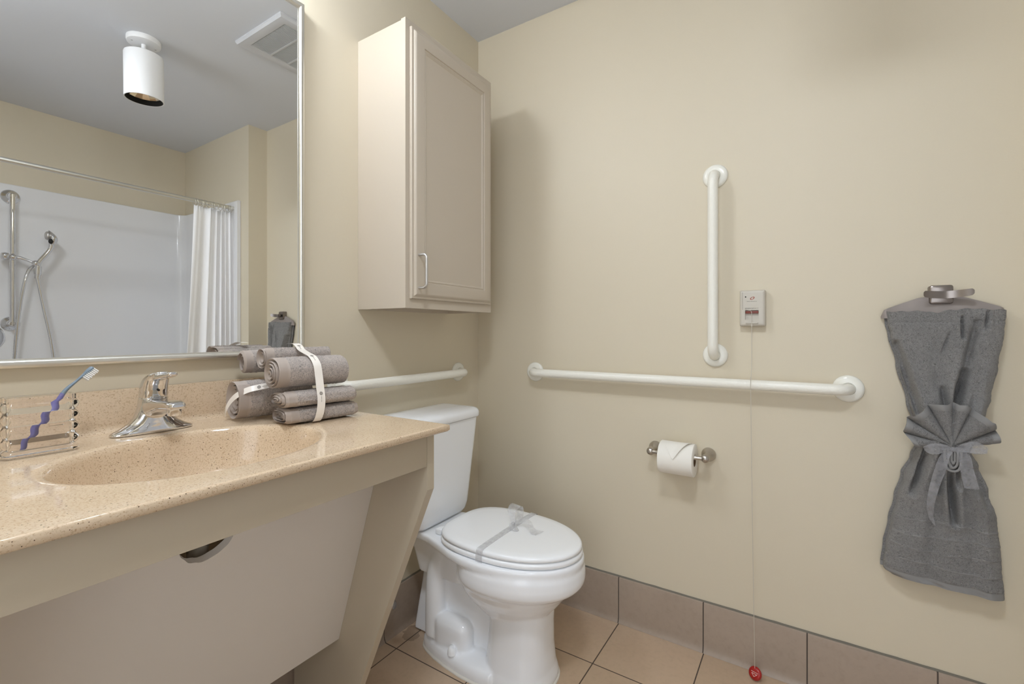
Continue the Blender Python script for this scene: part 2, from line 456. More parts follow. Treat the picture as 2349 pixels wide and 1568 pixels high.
inn = [(p[0] + 0.0025 * mnoise.noise(Vector((p[0] * 60, p[1] * 60, 0))), p[1] + 0.0025 * mnoise.noise(Vector((p[0] * 60, 3, p[1] * 60)))) for p in inn]
inn = [(p[0], min(p[1], 0.7445)) for p in inn]
kn = MB().loft([[kp(*p, 0.016) for p in inn], [kp(*p, 0) for p in inn], [kp(*p, 0) for p in ou], [kp(*p, 0.016) for p in ou], [kp(*p, 0.016) for p in inn]], False, False)
obj('knee_panel', kn, M['knee'], vb, 30)

tr_ = thing('sink_drain_pipe', 'drain pipe below the sink, behind the cut-out of the knee panel', 'pipe', (SX, SY, 0.3))
obj('tailpiece', MB().tube([(SX, SY + 0.02, 0.742), (SX, SY + 0.03, 0.66), (SX, SY + 0.06, 0.58)], 0.018, 16), M['whiteplastic'], tr_)
obj('trap', MB().tube(catmull([(SX, SY + 0.06, 0.59), (SX, SY + 0.065, 0.5), (SX, SY + 0.1, 0.46), (SX, SY + 0.14, 0.5), (SX, SY + 0.2, 0.53), (SX, -0.01, 0.53)], 6), 0.02, 16), M['whiteplastic'], tr_)

# ------------------------------------------------------------------ faucet
FX, FY = -1.285, -0.082
fc = thing('faucet', 'chrome single-lever faucet standing at the back of the sink', 'faucet', (FX, FY, CT))
fb = MB()
def er(cx, cy, z, a, b, n=28, e=2.3, tilt=0.0):
    out = []
    for k in range(n):
        q = 2 * PI * k / n; c, s_ = math.cos(q), math.sin(q)
        x = abs(c) ** (2 / e) * (1 if c >= 0 else -1) * a; y = abs(s_) ** (2 / e) * (1 if s_ >= 0 else -1) * b
        out.append((cx + x, cy + y, z + tilt * y))
    return out
fb.loft([er(FX, FY, z, a, b) for z, a, b in ((CT + 0.0003, 0.0755, 0.0245), (CT + 0.004, 0.0765, 0.0255), (CT + 0.008, 0.071, 0.025), (CT + 0.013, 0.060, 0.0245), (CT + 0.022, 0.046, 0.024), (CT + 0.033, 0.036, 0.0235), (CT + 0.048, 0.0300, 0.0235), (CT + 0.062, 0.0270, 0.0235), (CT + 0.076, 0.0255, 0.0235))])
# spout
SPT = [(-0.070, 0.045, 0.0255, 0.028), (-0.092, 0.052, 0.0235, 0.020), (-0.115, 0.0585, 0.0205, 0.0145), (-0.14, 0.063, 0.0182, 0.0095), (-0.165, 0.0655, 0.0178, 0.0085), (-0.19, 0.066, 0.017, 0.008), (-0.2, 0.0655, 0.0150, 0.007), (-0.206, 0.065, 0.011, 0.005)]
rr = []
for y, dz, a, b in SPT:
    rr.append([(FX + p[0], y, CT + dz + p[1]) for p in rrect(a, b, min(a, b) * 0.75, 6)])
fb.loft(rr)
fb_o = fused('faucet_body', fb, M['chrome'], fc, 0.0016, 5)
ae = MB().lathe([(0.0125, 0.0), (0.0125, -0.012), (0.0112, -0.014), (0.0108, -0.014), (0.01, -0.009), (0.001, -0.009)], (FX, -0.186, CT + 0.059), (0, 0, 1), 24)
obj('aerator', ae, M['chrome'], fc)
hd = MB()
HD = [(0.072, -0.083, 0.0235, 0.0235), (0.078, -0.083, 0.0245, 0.0245), (0.088, -0.084, 0.0245, 0.0245), (0.1, -0.087, 0.0242, 0.0245), (0.110, -0.092, 0.0235, 0.0245), (0.118, -0.099, 0.022, 0.025), (0.1245, -0.107, 0.019, 0.024), (0.1285, -0.115, 0.015, 0.020), (0.1305, -0.12, 0.008, 0.011)]
hd.loft([er(FX, y, CT + z, a, b, 28, 2.6, -0.18) for z, y, a, b in HD])
LV = [(-0.10, 0.1195, 0.014, 0.007), (-0.125, 0.1215, 0.0135, 0.0062), (-0.15, 0.1245, 0.0125, 0.005), (-0.168, 0.1275, 0.0115, 0.0047), (-0.178, 0.1295, 0.0095, 0.0042), (-0.182, 0.130, 0.006, 0.003)]
hd.loft([[(FX + p[0], y, CT + dz + p[1]) for p in rrect(a, b, min(a, b) * 0.8, 6)] for y, dz, a, b in LV])
ho = fused('lever_handle', hd, M['chrome'], fc, 0.0016, 4)
obj('index_screw', MB().lathe([(0.0001, 0.0010), (0.0018, 0.0010), (0.0022, 0.0003), (0.0022, -0.004)][::-1], (FX, -0.1115, CT + 0.092), (0, -1, 0.05), 16), M['dark'], ho)

# ------------------------------------------------------------------ tumbler and toothbrush
CU = (-1.4705, -0.128)
cup = thing('toothbrush_tumbler', 'clear ribbed rectangular tumbler at the left end of the countertop', 'tumbler', (*CU, CT))
cm = MB(); ro = []
nz = 44
for i in range(nz + 1):
    t = i / nz; z = CT + 0.0008 + 0.103 * t
    if t < 0.12: e = 0.0035 * math.sin(PI * t / 0.12) + 0.0015
    elif t > 0.93: e = 0.0012
    else: e = 0.0052 * abs(math.sin(PI * (t - 0.12) / 0.81 * 4.0)) - 0.0006
    if i == 0: e = -0.004
    ro.append([(CU[0] + p[0], CU[1] + p[1], z) for p in rrect(0.0445 + e, 0.0205 + e, 0.009, 6)])
ri = [[(CU[0] + p[0], CU[1] + p[1], z) for p in rrect(0.0415, 0.0175, 0.007, 6)] for z in (CT + 0.1038, CT + 0.012)]
cm.loft(ro + ri)
obj('tumbler_wall', cm, M['clear'], cup, 40)
tb = thing('toothbrush', 'grey and violet toothbrush leaning in the clear tumbler', 'toothbrush', (-1.495, -0.132, 0.9035))
PT = catmull([(-1.494, -0.132, 0.906), (-1.474, -0.129, 0.937), (-1.4525, -0.1255, 0.969), (-1.4365, -0.122, 0.9965), (-1.42, -0.1185, 1.013), (-1.404, -0.115, 1.028), (-1.393, -0.112, 1.038)], 6)
n = len(PT)
def brr(i):
    t = i / (n - 1)
    return lerp_table([(0, 0.0030), (0.1, 0.0044), (0.35, 0.0046), (0.55, 0.0032), (0.68, 0.0023), (0.78, 0.0027), (0.88, 0.0048), (0.97, 0.0045), (1, 0.002)], t)
k1 = int(n * 0.46)
obj('brush_handle', MB().tube(PT[:k1 + 1], [brr(i) for i in range(k1 + 1)], 12), M['brushpurple'], tb)['label'] = 'violet grip of the toothbrush'
obj('brush_neck', MB().tube(PT[k1:], [brr(i) for i in range(k1, n)], 12), M['brush'], tb)['label'] = 'grey neck and head of the toothbrush'
br = MB(); ax = (PT[-1] - PT[-8]).normalized(); nb = Vector((0.66, -0.35, -0.62)); nb = (nb - ax * nb.dot(ax)).normalized(); sd = ax.cross(nb)
for i in range(8):
    for j in (-1, 0, 1):
        c = PT[-1] - ax * (0.002 + i * 0.0032) + sd * (j * 0.0024)
        br.tube([c + nb * 0.002, c + nb * (0.0125 if i % 2 else 0.0115)], 0.00115, 6)
obj('bristles', br, M['bristle'], tb)

# ------------------------------------------------------------------ mirror
mi_ = thing('wall_mirror', 'large wall mirror in a thin silver metal frame above the countertop', 'mirror', (-1.29, -0.01, 1.037))
MX0, MX1, MZ0, MZ1 = -1.69, -0.887, 1.037, 2.077
fp = [(0, -0.0015), (0, -0.020), (0.0025, -0.0255), (0.007, -0.0275), (0.0115, -0.0262), (0.0145, -0.0225), (0.0155, -0.0185), (0.0185, -0.0175), (0.0185, -0.0015)]
fm = MB(); rg = []
for d, y in fp + [fp[0]]:
    rg.append([(MX0 + d, y, MZ0 + d), (MX1 - d, y, MZ0 + d), (MX1 - d, y, MZ1 - d), (MX0 + d, y, MZ1 - d)])
fm.loft(rg, False, False)
obj('mirror_frame', fm, M['frame'], mi_, 50)
obj('mirror_glass', MB().box(MX0 + 0.015, MX1 - 0.015, -0.0165, -0.002, MZ0 + 0.015, MZ1 - 0.015), M['mirror'], mi_, smooth=False)

# ------------------------------------------------------------------ wall cabinet
CX0, CX1, CZ0, CZ1 = -0.676, -0.216, 1.181, 2.089
cb = thing('wall_cabinet', 'cream wall cabinet with one framed door above the toilet', 'cabinet', ((CX0 + CX1) / 2, -0.11, CZ0))
cbm = MB()
cbm.box(CX0, CX0 + 0.018, -0.205, -0.0005, CZ0, CZ1 - 0.004).box(CX1 - 0.018, CX1, -0.205, -0.0005, CZ0, CZ1 - 0.004)
cbm.box(CX0 + 0.018, CX1 - 0.018, -0.205, -0.0005, CZ1 - 0.022, CZ1 - 0.004).box(CX0 + 0.018, CX1 - 0.018, -0.205, -0.0005, CZ0 + 0.012, CZ0 + 0.028)
cbm.box(CX0 + 0.018, CX1 - 0.018, -0.02, -0.0005, CZ0, CZ1 - 0.02)
obj('cabinet_body', cbm, M['cabinet'], cb, smooth=False)
ff = MB()
for a, b, c, d in ((CX0, CX0 + 0.045, CZ0, CZ1), (CX1 - 0.045, CX1, CZ0, CZ1), (CX0 + 0.045, CX1 - 0.045, CZ1 - 0.05, CZ1), (CX0 + 0.045, CX1 - 0.045, CZ0, CZ0 + 0.05)):
    ff.box(a, b, -0.224, -0.205, c, d)
obj('face_frame', ff, M['cabinet'], cb, smooth=False)
dX0, dX1, dZ0, dZ1 = -0.660, -0.233, 1.211, 2.066
dl = [(0, -0.2245), (0, -0.2325), (0.0012, -0.2345), (0.005, -0.2358), (0.0085, -0.2358), (0.0092, -0.2385), (0.0125, -0.2418), (0.017, -0.2435), (0.050, -0.2435), (0.0512, -0.2405), (0.0545, -0.2395), (0.0575, -0.2412), (0.060, -0.2395), (0.0635, -0.2365), (0.067, -0.2365)]
dm = MB(); dm.loft([[(dX0 + d, y, dZ0 + d), (dX1 - d, y, dZ0 + d), (dX1 - d, y, dZ1 - d), (dX0 + d, y, dZ1 - d)] for d, y in dl])
dr_ = obj('door', dm, M['cabinet'], cb, 25)
hx = -0.636
hp = [(hx, -0.2415, 1.350), (hx, -0.262, 1.350)]
for k in range(0, 7): a = PI / 2 * k / 6; hp.append((hx, -0.262 - 0.014 * math.sin(a), 1.336 + 0.014 * math.cos(a)))
for k in range(0, 7): a = PI / 2 * k / 6; hp.append((hx, -0.262 - 0.014 * math.cos(a), 1.259 - 0.014 * math.sin(a)))
hp += [(hx, -0.2415, 1.245)]
obj('handle', MB().tube(hp, 0.0044, 12), M['satin'], dr_)['label'] = 'satin metal bow handle of the cabinet door'

# ------------------------------------------------------------------ grab bars
def grab(name, label, a, b, nrm, joint=None):
    a = Vector(a); b = Vector(b); n = Vector(nrm); d = (b - a).normalized(); L = (b - a).length; R = 0.036; S = 0.052
    t = thing(name, label, 'grab bar', a, 'white grab bars on the walls')
    pts = [a + n * 0.001]
    for k in range(0, 9): q = PI / 2 * k / 8; pts.append(a + n * (S - R + R * math.sin(q)) + d * (R - R * math.cos(q)))
    N = 12
    for k in range(1, N): pts.append(a + n * S + d * (R + (L - 2 * R) * k / N))
    for k in range(0, 9): q = PI / 2 * k / 8; pts.append(b + n * (S - R + R * math.cos(q)) - d * (R - R * math.sin(q)))
    pts.append(b + n * 0.001)
    obj('bar', MB().tube(pts, 0.0165, 24), M['grab'], t, 60)
    for e in (a, b):
        pr = [(0.0398, 0.0004), (0.040, 0.003), (0.0385, 0.007), (0.034, 0.0105), (0.027, 0.012), (0.0185, 0.012), (0.0178, 0.008)]
        obj('flange', MB().lathe(pr, e, n, 40), M['flange'], t, 50)
    return t
grab('grab_bar', 'long white grab bar running level along the right wall', (0, -0.305, 0.936), (0, -1.382, 0.936), (-1, 0, 0))
grab('grab_bar', 'upright white grab bar on the right wall', (0, -1.0135, 1.637), (0, -1.0135, 1.026), (-1, 0, 0))
grab('grab_bar', 'short white grab bar on the back wall above the toilet tank', (-0.148, 0, 0.932), (-0.757, 0, 0.932), (0, -1, 0))

# ------------------------------------------------------------------ emergency pull station
def text_mesh(txt, size, ext=0.0):
    cu = bpy.data.curves.new('t', 'FONT'); cu.body = txt; cu.size = size; cu.extrude = ext; cu.align_x = 'CENTER'; cu.align_y = 'CENTER'
    o = bpy.data.objects.new('t', cu); COL.objects.link(o)
    me = bpy.data.meshes.new_from_object(o.evaluated_get(bpy.context.evaluated_depsgraph_get()))
    vs = [v.co.copy() for v in me.vertices]; fs = [list(p.vertices) for p in me.polygons]
    bpy.data.objects.remove(o); bpy.data.curves.remove(cu); bpy.data.meshes.remove(me); return vs, fs
EY0, EY1, EZ0, EZ1, EXF = -1.166, -1.0915, 1.124, 1.241, -0.030
es = thing('emergency_pull_station', 'small off-white emergency pull station on the right wall with hanging cord', 'emergency call', (0, (EY0 + EY1) / 2, EZ0))
WY0, WY1, WZ0, WZ1 = -1.147, -1.108, 1.1455, 1.176
hb = MB()
yc, zc, hy_, hz_ = (EY0 + EY1) / 2, (EZ0 + EZ1) / 2, (EY1 - EY0) / 2, (EZ1 - EZ0) / 2
loops = []
for e, x in ((0, -0.0004), (0, -0.022), (0.0015, -0.0265), (0.0045, -0.0292), (0.008, EXF)):
    loops.append([(x, yc + p[0], zc + p[1]) for p in rrect(hy_ - e, hz_ - e, max(0.0045 - e * .3, 0.002), 4)])
wc = ((WY0 + WY1) / 2, (WZ0 + WZ1) / 2)
for x in (EXF, -0.019): loops.append([(x, wc[0] + p[0], wc[1] + p[1]) for p in rrect((WY1 - WY0) / 2, (WZ1 - WZ0) / 2, 0.0008, 4)])
hb.loft(loops)
obj('housing', hb, M['whiteplastic'], es, 40)
obj('slide_bar', MB().box(-0.0275, -0.0192, WY0 + 0.0008, WY1 - 0.0008, 1.1655, 1.1740, 0.001), M['redbar'], es)['label'] = 'dull red slide bar'
obj('cord_guide', MB().box(-0.0335, -0.0299, -1.1455, -1.110, 1.1325, 1.1365, 0.001).box(-0.0305, -0.0299, -1.1295, -1.1255, 1.1245, 1.1325), M['whiteplastic'], es)
obj('seam_groove', MB().box(-0.0304, -0.0296, -1.1009, -1.1003, 1.178, 1.2345), M['greyink'], es)
obj('indicator_lamp', MB().ball((EXF, -1.1095, 1.2195), 0.0021, 12, 8), M['ink'], es)
tv = MB()
for txt, sz, z, kw in (('EMERGENCY', 0.0068, 1.1815, 'g'),):
    v, f = text_mesh(txt, sz, 0.0001); tv.add([(EXF - 0.0002, wc[0] - p.x * 1.0, z + p.y * 0.72) for p in v], f)
obj('emergency_lettering', tv, M['greyink'], es, smooth=False)
tv = MB(); v, f = text_mesh('Status Solutions', 0.0044, 0.0001)
tv.add([(EXF - 0.0002, -1.1275 - p.x * 1.02, 1.2045 + p.y * 0.75) for p in v], f)
obj('maker_lettering', tv, M['ink'], es, smooth=False)
lg = MB(); A = []; B = []
for k in range(33):
    q = 2 * PI * k / 32
    for Lk, ra, rb, ph in ((A, 0.0073, 0.0042, 0.5), (B, 0.0042, 0.0022, 0.75)):
        u, w = ra * math.cos(q), rb * math.sin(q)
        Lk.append((EXF - 0.0003, -1.129 - (u * math.cos(ph) - w * math.sin(ph)), 1.2145 + u * math.sin(ph) + w * math.cos(ph)))
lg.grid([A, B])
obj('logo_mark', lg, M['redink'], es, smooth=False)
cd = MB().tube(catmull([(-0.0282, -1.1005, 1.184), (-0.0312, -1.113, 1.1775), (-0.0300, -1.1245, 1.1735), (-0.0292, -1.1265, 1.168)], 6), 0.0008, 6)
cd.tube(catmull([(-0.0290, -1.127, 1.169), (-0.0345, -1.1275, 1.134), (-0.040, -1.128, 1.0), (-0.0735, -1.1285, 0.945), (-0.0745, -1.1285, 0.92), (-0.062, -1.1335, 0.4), (-0.055, -1.1385, 0.036)], 10), 0.00085, 6)
cdo = obj('pull_cord', cd, M['whiteplastic'], es)
tg = MB(); axg = Vector((-0.80, 0.28, 0.42)).normalized(); cg = Vector((-0.055, -1.1395, 0.0205))
tg.lathe([(0.002, -0.0062), (0.012, -0.0058), (0.0185, -0.0035), (0.0195, 0.0), (0.0185, 0.0035), (0.012, 0.0058), (0.002, 0.0062)], cg, axg, 36)
tgo = obj('pull_tag', tg, M['red'], cdo, 60); tgo['label'] = 'red oval pull tag'
uz = (Vector((0, 0, 1)) - axg * axg.z).normalized(); ux = uz.cross(axg)
mk = MB()
def mp(u, w): return cg + axg * 0.0060 + ux * u + uz * w
for p, q in (((-0.0105, 0.003), (0.0105, 0.003)), ((-0.008, -0.0015), (0.008, -0.0015)), ((-0.008, -0.0015), (0, -0.0095)), ((0.008, -0.0015), (0, -0.0095))):
    mk.tube([mp(*p), mp(*q)], 0.0008, 6)
obj('tag_mark', mk, M['whiteink'], tgo)

# ------------------------------------------------------------------ toilet paper holder and roll
TZ = 0.684; TX = -0.073
th = thing('toilet_paper_holder', 'brushed nickel toilet paper holder with two posts on the right wall', 'toilet paper holder', (0, -0.9, TZ))
for py in (-0.993, -0.812):
    ps = MB().lathe([(0.0225, 0.0004), (0.0235, 0.004), (0.023, 0.011), (0.0195, 0.018), (0.0135, 0.024), (0.0095, 0.031), (0.0085, 0.043), (0.0095, 0.052), (0.0085, 0.056)], (0, py, TZ), (-1, 0, 0), 28)
    ps.ball((TX + 0.006, py, TZ), 0.0145, 24, 14)
    po = obj('post', ps, M['nickel'], th, 60)
obj('roller', MB().tube([(TX, -0.984, TZ), (TX, -0.968, TZ), (TX, -0.962, TZ), (TX, -0.843, TZ), (TX, -0.838, TZ), (TX, -0.821, TZ)], [0.0065, 0.0065, 0.009, 0.009, 0.0065, 0.0065], 20), M['nickel'], th, 40)
RZ = TZ - 0.0105; RR = 0.0545; RY0, RY1 = -0.962, -0.849
tp = thing('toilet_paper_roll', 'white toilet paper roll with its end folded to a point', 'toilet paper', (TX, (RY0 + RY1) / 2, RZ))
prf = [(0.0205, 0.001), (RR - 0.002, 0), (RR, 0.0015), (RR, RY1 - RY0 - 0.0015), (RR - 0.002, RY1 - RY0), (0.0205, RY1 - RY0 - 0.001), (0.0205, 0.001)]
pm = MB(); sg = 56
pm.loft([[(TX + r * math.cos(2 * PI * k / sg), RY0 + h, RZ + r * math.sin(2 * PI * k / sg)) for k in range(sg)] for r, h in prf], False, False)
obj('paper', pm, M['paper'], tp, 40)
cr = MB().loft([[(TX + r * math.cos(2 * PI * k / 32), RY0 + h, RZ + r * math.sin(2 * PI * k / 32)) for k in range(32)] for r, h in ((0.0204, 0.0012), (0.0204, RY1 - RY0 - 0.0012), (0.0194, RY1 - RY0 - 0.0012), (0.0194, 0.0012), (0.0204, 0.0012))], False, False)
obj('cardboard_core', cr, M['card'], tp, 40)
fl = MB(); G = []
for i in range(21):
    t = i / 20; ph = math.radians(88 + 84 * t)       # angle from +x over the top towards the room
    row = []
    for j in range(17):
        s_ = -1 + 2 * j / 16
        half = (RY1 - RY0) / 2 * (1 - t) ** 0.92 * 0.93
        y = (RY0 + RY1) / 2 + 0.004 * t + half * s_
        lift = 0.0008 + 0.0070 * math.sin(PI * min(1, t * 1.05)) ** 0.8 * max(0, -s_ - 0.1) + 0.0012 * abs(s_) + 0.002 * t
        row.append((TX + (RR + lift) * math.cos(ph), y, RZ + (RR + lift) * math.sin(ph)))
    G.append(row)
fl.grid(G)
obj('folded_tip', fl, M['paper'], tp, 60)

# ------------------------------------------------------------------ toilet
TC = -0.433
wc_ = thing('toilet', 'white two-piece toilet with closed lid in the corner', 'toilet', (TC, -0.36, 0))
def egg(hw, yf, yb, z, split=0.5, e=2.45, n=64, xc=TC):
    L = yb - yf; a = L * split; ymid = yf + a; b = L - a; out = []
    for k in range(n):
        q = 2 * PI * k / n; c, s_ = math.cos(q), math.sin(q)
        if s_ <= 0: out.append((xc + hw * c, ymid + a * s_, z))
        else:
            r = (abs(c) ** e + abs(s_) ** e) ** (-1 / e); out.append((xc + hw * c * r, ymid + b * s_ * r, z))
    return out
tb_ = MB()
tb_.loft([egg(0.176, -0.703, -0.30, 0.400, 0.58), egg(0.182, -0.709, -0.30, 0.380, 0.58), egg(0.183, -0.711, -0.30, 0.355, 0.58), egg(0.181, -0.708, -0.30, 0.338, 0.58), egg(0.175, -0.699, -0.302, 0.327, 0.58), egg(0.164, -0.680, -0.305, 0.316, 0.57), egg(0.148, -0.653, -0.31, 0.288, 0.56), egg(0.126, -0.628, -0.32, 0.256, 0.55), egg(0.10, -0.60, -0.34, 0.226, 0.54), egg(0.075, -0.56, -0.37, 0.196, 0.52)])
# rim and tank deck in one outline
WT = [(0.032, 0.104), (0.15, 0.112), (0.20, 0.120), (0.26, 0.140), (0.32, 0.162), (0.38, 0.177), (0.44, 0.182)]
def rimplate(z, e):
    R = [(lerp_table(WT, 0.032 + e + (0.44 - 0.032 - e) * k / 24) - e, -(0.032 + e + (0.44 - 0.032 - e) * k / 24)) for k in range(25)]
    A_ = [((0.182 - e) * math.cos(q), -0.44 - (0.268 - e) * math.sin(q)) for q in [PI / 2 * k / 20 for k in range(1, 21)]]
    half = R + A_
    pts = half + [(-x, y) for x, y in half[-2::-1]]
    return [(TC + x, y, z) for x, y in pts]
tb_.loft([rimplate(0.386, 0.010), rimplate(0.392, 0.002), rimplate(0.400, 0.0), rimplate(0.412, 0.0), rimplate(0.4165, 0.003), rimplate(0.4175, 0.008)])
dk = []
for z, hx_, hy0, hy1 in ((0.395, 0.098, -0.33, -0.040), (0.37, 0.085, -0.33, -0.055), (0.33, 0.072, -0.33, -0.075), (0.25, 0.06, -0.30, -0.09)):
    dk.append([(TC + p[0], (hy0 + hy1) / 2 + p[1], z) for p in rrect(hx_, (hy1 - hy0) / 2, 0.03, 6)])
tb_.loft(dk)
# front column
def colr(hx_, y0, y1, z, e=2.6, n=40):
    out = []
    for k in range(n):
        q = 2 * PI * k / n; c, s_ = math.cos(q), math.sin(q); r = (abs(c) ** e + abs(s_) ** e) ** (-1 / e)
        out.append((TC + 0.004 + hx_ * c * r, (y0 + y1) / 2 + (y1 - y0) / 2 * s_ * r, z))
    return out
tb_.loft([colr(0.112, -0.612, -0.385, 0.004), colr(0.111, -0.611, -0.385, 0.02), colr(0.104, -0.603, -0.39, 0.05), colr(0.097, -0.598, -0.395, 0.11), colr(0.093, -0.598, -0.40, 0.18), colr(0.092, -0.603, -0.40, 0.25), colr(0.09, -0.60, -0.40, 0.30)])
# web
tb_.box(TC - 0.034, TC + 0.034, -0.45, -0.13, 0.004, 0.40)
# trapway relief on both sides
for sgn in (-1, 1):
    xx = TC + sgn * 0.044
    tb_.tube(catmull([(xx, -0.36, 0.325), (xx, -0.29, 0.362), (xx, -0.215, 0.345), (xx, -0.180, 0.27), (xx + sgn * 0.006, -0.176, 0.18), (xx + sgn * 0.012, -0.18, 0.05)], 6), [0.024] * 4 + [0.032] * 8 + [0.036] * 19, 20)
    tb_.box(TC + sgn * 0.02, TC + sgn * 0.092, -0.338, -0.190, 0.02, 0.138, 0.034, 5)
    tb_.tube([(TC + sgn * 0.032, -0.24, 0.36), (TC + sgn * 0.032, -0.31, 0.27), (TC + sgn * 0.032, -0.37, 0.21), (TC + sgn * 0.034, -0.43, 0.18)], 0.012, 12)
# foot plate
def footr(z, e):
    W_ = [(0.125, 0.055), (0.140, 0.074), (0.165, 0.086), (0.21, 0.100), (0.27, 0.112), (0.34, 0.120), (0.40, 0.121), (0.45, 0.112)]
    ys = [0.125 + (0.45 - 0.125) * k / 26 for k in range(27)]
    R = [(lerp_table(W_, y) - e, -max(y, 0.125 + e)) for y in ys]
    return [(TC + x, y, z) for x, y in R + [(-x, y) for x, y in R[::-1]]]
tb_.loft([footr(z, e) for z, e in ((0.003, 0.0), (0.026, 0.0), (0.038, 0.005), (0.045, 0.014), (0.048, 0.028))])
# splayed rear of the foot
tb_.loft([[(TC + 0.04 + p[0], -0.085 + p[1], z) for p in rrect(a, b, 0.012, 4)] for z, a, b in ((0.004, 0.062, 0.045), (0.08, 0.05, 0.04), (0.17, 0.032, 0.035), (0.26, 0.02, 0.03))])
fused('bowl', tb_, M['porcelain'], wc_, 0.0042, 5, 0.5)
obj('base_caulk', MB().loft([footr(z, e) for z, e in ((0.0005, -0.005), (0.004, -0.0045), (0.008, 0.001))]).loft([colr(0.1145 - e, -0.6145 + e, -0.383 - e, z) for z, e in ((0.0005, -0.001), (0.004, 0.0), (0.007, 0.004))]), M['whitecaulk'], wc_)
obj('bolt_cap', MB().lathe([(0.0160, 0.0), (0.0150, 0.009), (0.0115, 0.021), (0.0085, 0.024), (0.001, 0.025)], (TC - 0.100, -0.292, 0.045), (0, 0, 1), 24), M['seatplastic'], wc_, 50)
def lid_(e, z): return egg(0.1675 - e, -0.704 + e, -0.233 - e, z, 0.524, 3.2)
st_ = MB().loft([lid_(0.012, 0.4180), lid_(0.004, 0.4195), lid_(0.0, 0.424), lid_(0.0, 0.431), lid_(0.004, 0.4355), lid_(0.014, 0.4365)])
obj('seat', st_, M['seatplastic'], wc_, 60)
ld = MB().loft([lid_(0.016, 0.4378), lid_(0.006, 0.4385), lid_(0.002, 0.442), lid_(0.0025, 0.4475), lid_(0.0055, 0.452), lid_(0.0125, 0.4547), lid_(0.034, 0.4560), lid_(0.09, 0.4570), lid_(0.15, 0.4572)])
obj('lid', ld, M['seatplastic'], wc_, 60)
for sx in (-0.075, 0.075):
    obj('hinge', MB().box(TC + sx - 0.02, TC + sx + 0.02, -0.238, -0.212, 0.417, 0.437, 0.006, 3), M['seatplastic'], wc_)
tkr = []
for z, hx_, yb_, yf_, r in ((0.419, 0.112, -0.03, -0.160, 0.03), (0.424, 0.128, -0.024, -0.172, 0.035), (0.437, 0.138, -0.02, -0.180, 0.038), (0.462, 0.143, -0.018, -0.185, 0.038), (0.60, 0.154, -0.016, -0.194, 0.034), (0.70, 0.162, -0.015, -0.200, 0.03), (0.778, 0.168, -0.014, -0.205, 0.028)):
    tkr.append([(TC + p[0], (yb_ + yf_) / 2 + p[1], z) for p in rrect(hx_, (yb_ - yf_) / 2, r, 8)])
obj('tank', MB().loft(tkr), M['porcelain'], wc_, 60)
lr = []
for z, e in ((0.778, 0.0), (0.781, -0.007), (0.785, -0.009), (0.798, -0.009), (0.805, -0.0065), (0.811, 0.0), (0.815, 0.012), (0.818, 0.03), (0.8195, 0.06)):
    lr.append([(TC + p[0], -0.109 + p[1], z) for p in rrect(0.172 - e, 0.0945 - e, max(0.03 - e, 0.012), 8)])
obj('tank_lid', MB().loft(lr), M['porcelain'], wc_, 60)

# organza ribbon tied round the closed lid
LZ = 0.4578
tr2 = thing('lid_ribbon', 'pale grey sheer ribbon tied in a bow round the toilet lid', 'ribbon', (TC, -0.467, LZ))
def rb(y): # path of one ribbon edge over the lid and down both sides
    return [(TC - 0.1705, y, 0.4185), (TC - 0.1705, y, 0.432), (TC - 0.1700, y, 0.440), (TC - 0.1680, y, 0.448), (TC - 0.1630, y, 0.4545), (TC - 0.150, y, 0.4566), (TC - 0.08, y, LZ + .0003), (TC, y, LZ + .0006), (TC + 0.08, y, LZ + .0003), (TC + 0.150, y, 0.4566), (TC + 0.163, y, 0.4545), (TC + 0.168, y, 0.448), (TC + 0.170, y, 0.440), (TC + 0.1705, y, 0.432), (TC + 0.1705, y, 0.4185)]
obj('ribbon_band', band(MB(), rb(-0.442), rb(-0.466), 4, 3), M['organzalight'], tr2, 60)
kx, ky, kz = -0.408, -0.452, LZ + 0.006
bwm = MB()
band(bwm, [(kx, ky + 0.004, kz), (kx + 0.02, ky + 0.035, kz + 0.03), (kx + 0.055, ky + 0.045, kz + 0.042), (kx + 0.08, ky + 0.04, kz + 0.03), (kx + 0.055, ky + 0.018, kz + 0.008), (kx, ky, kz)],
     [(kx + 0.004, ky - 0.006, kz), (kx + 0.03, ky + 0.01, kz + 0.026), (kx + 0.068, ky + 0.012, kz + 0.034), (kx + 0.09, ky + 0.015, kz + 0.02), (kx + 0.06, ky + 0.0, kz + 0.002), (kx + 0.004, ky - 0.006, kz)], 6)
obj('bow_loop', bwm, M['organzalight'], tr2, 60)
bwm = MB()
band(bwm, [(kx, ky + 0.006, kz), (kx - 0.016, ky + 0.004, kz + 0.006), (kx - 0.034, ky - 0.006, kz + 0.001), (kx - 0.026, ky - 0.02, kz - 0.0045), (kx - 0.006, ky - 0.006, kz)],
     [(kx - 0.002, ky - 0.006, kz), (kx - 0.022, ky - 0.016, kz + 0.004), (kx - 0.040, ky - 0.026, kz - 0.003), (kx - 0.025, ky - 0.038, kz - 0.0045), (kx - 0.002, ky - 0.012, kz)], 6)
obj('bow_loop', bwm, M['organzalight'], tr2, 60)
bwm = MB()
band(bwm, [(kx, ky, kz), (kx + 0.025, ky - 0.022, kz + 0.016), (kx + 0.022, ky - 0.055, kz + 0.014), (kx + 0.002, ky - 0.082, kz + 0.003), (kx + 0.012, ky - 0.11, kz - 0.003)],
     [(kx - 0.004, ky - 0.01, kz), (kx + 0.004, ky - 0.035, kz + 0.012), (kx - 0.006, ky - 0.06, kz + 0.008), (kx - 0.025, ky - 0.082, kz - 0.003), (kx - 0.024, ky - 0.1, kz - 0.0048)], 6)
obj('bow_tail', bwm, M['organzalight'], tr2, 60)
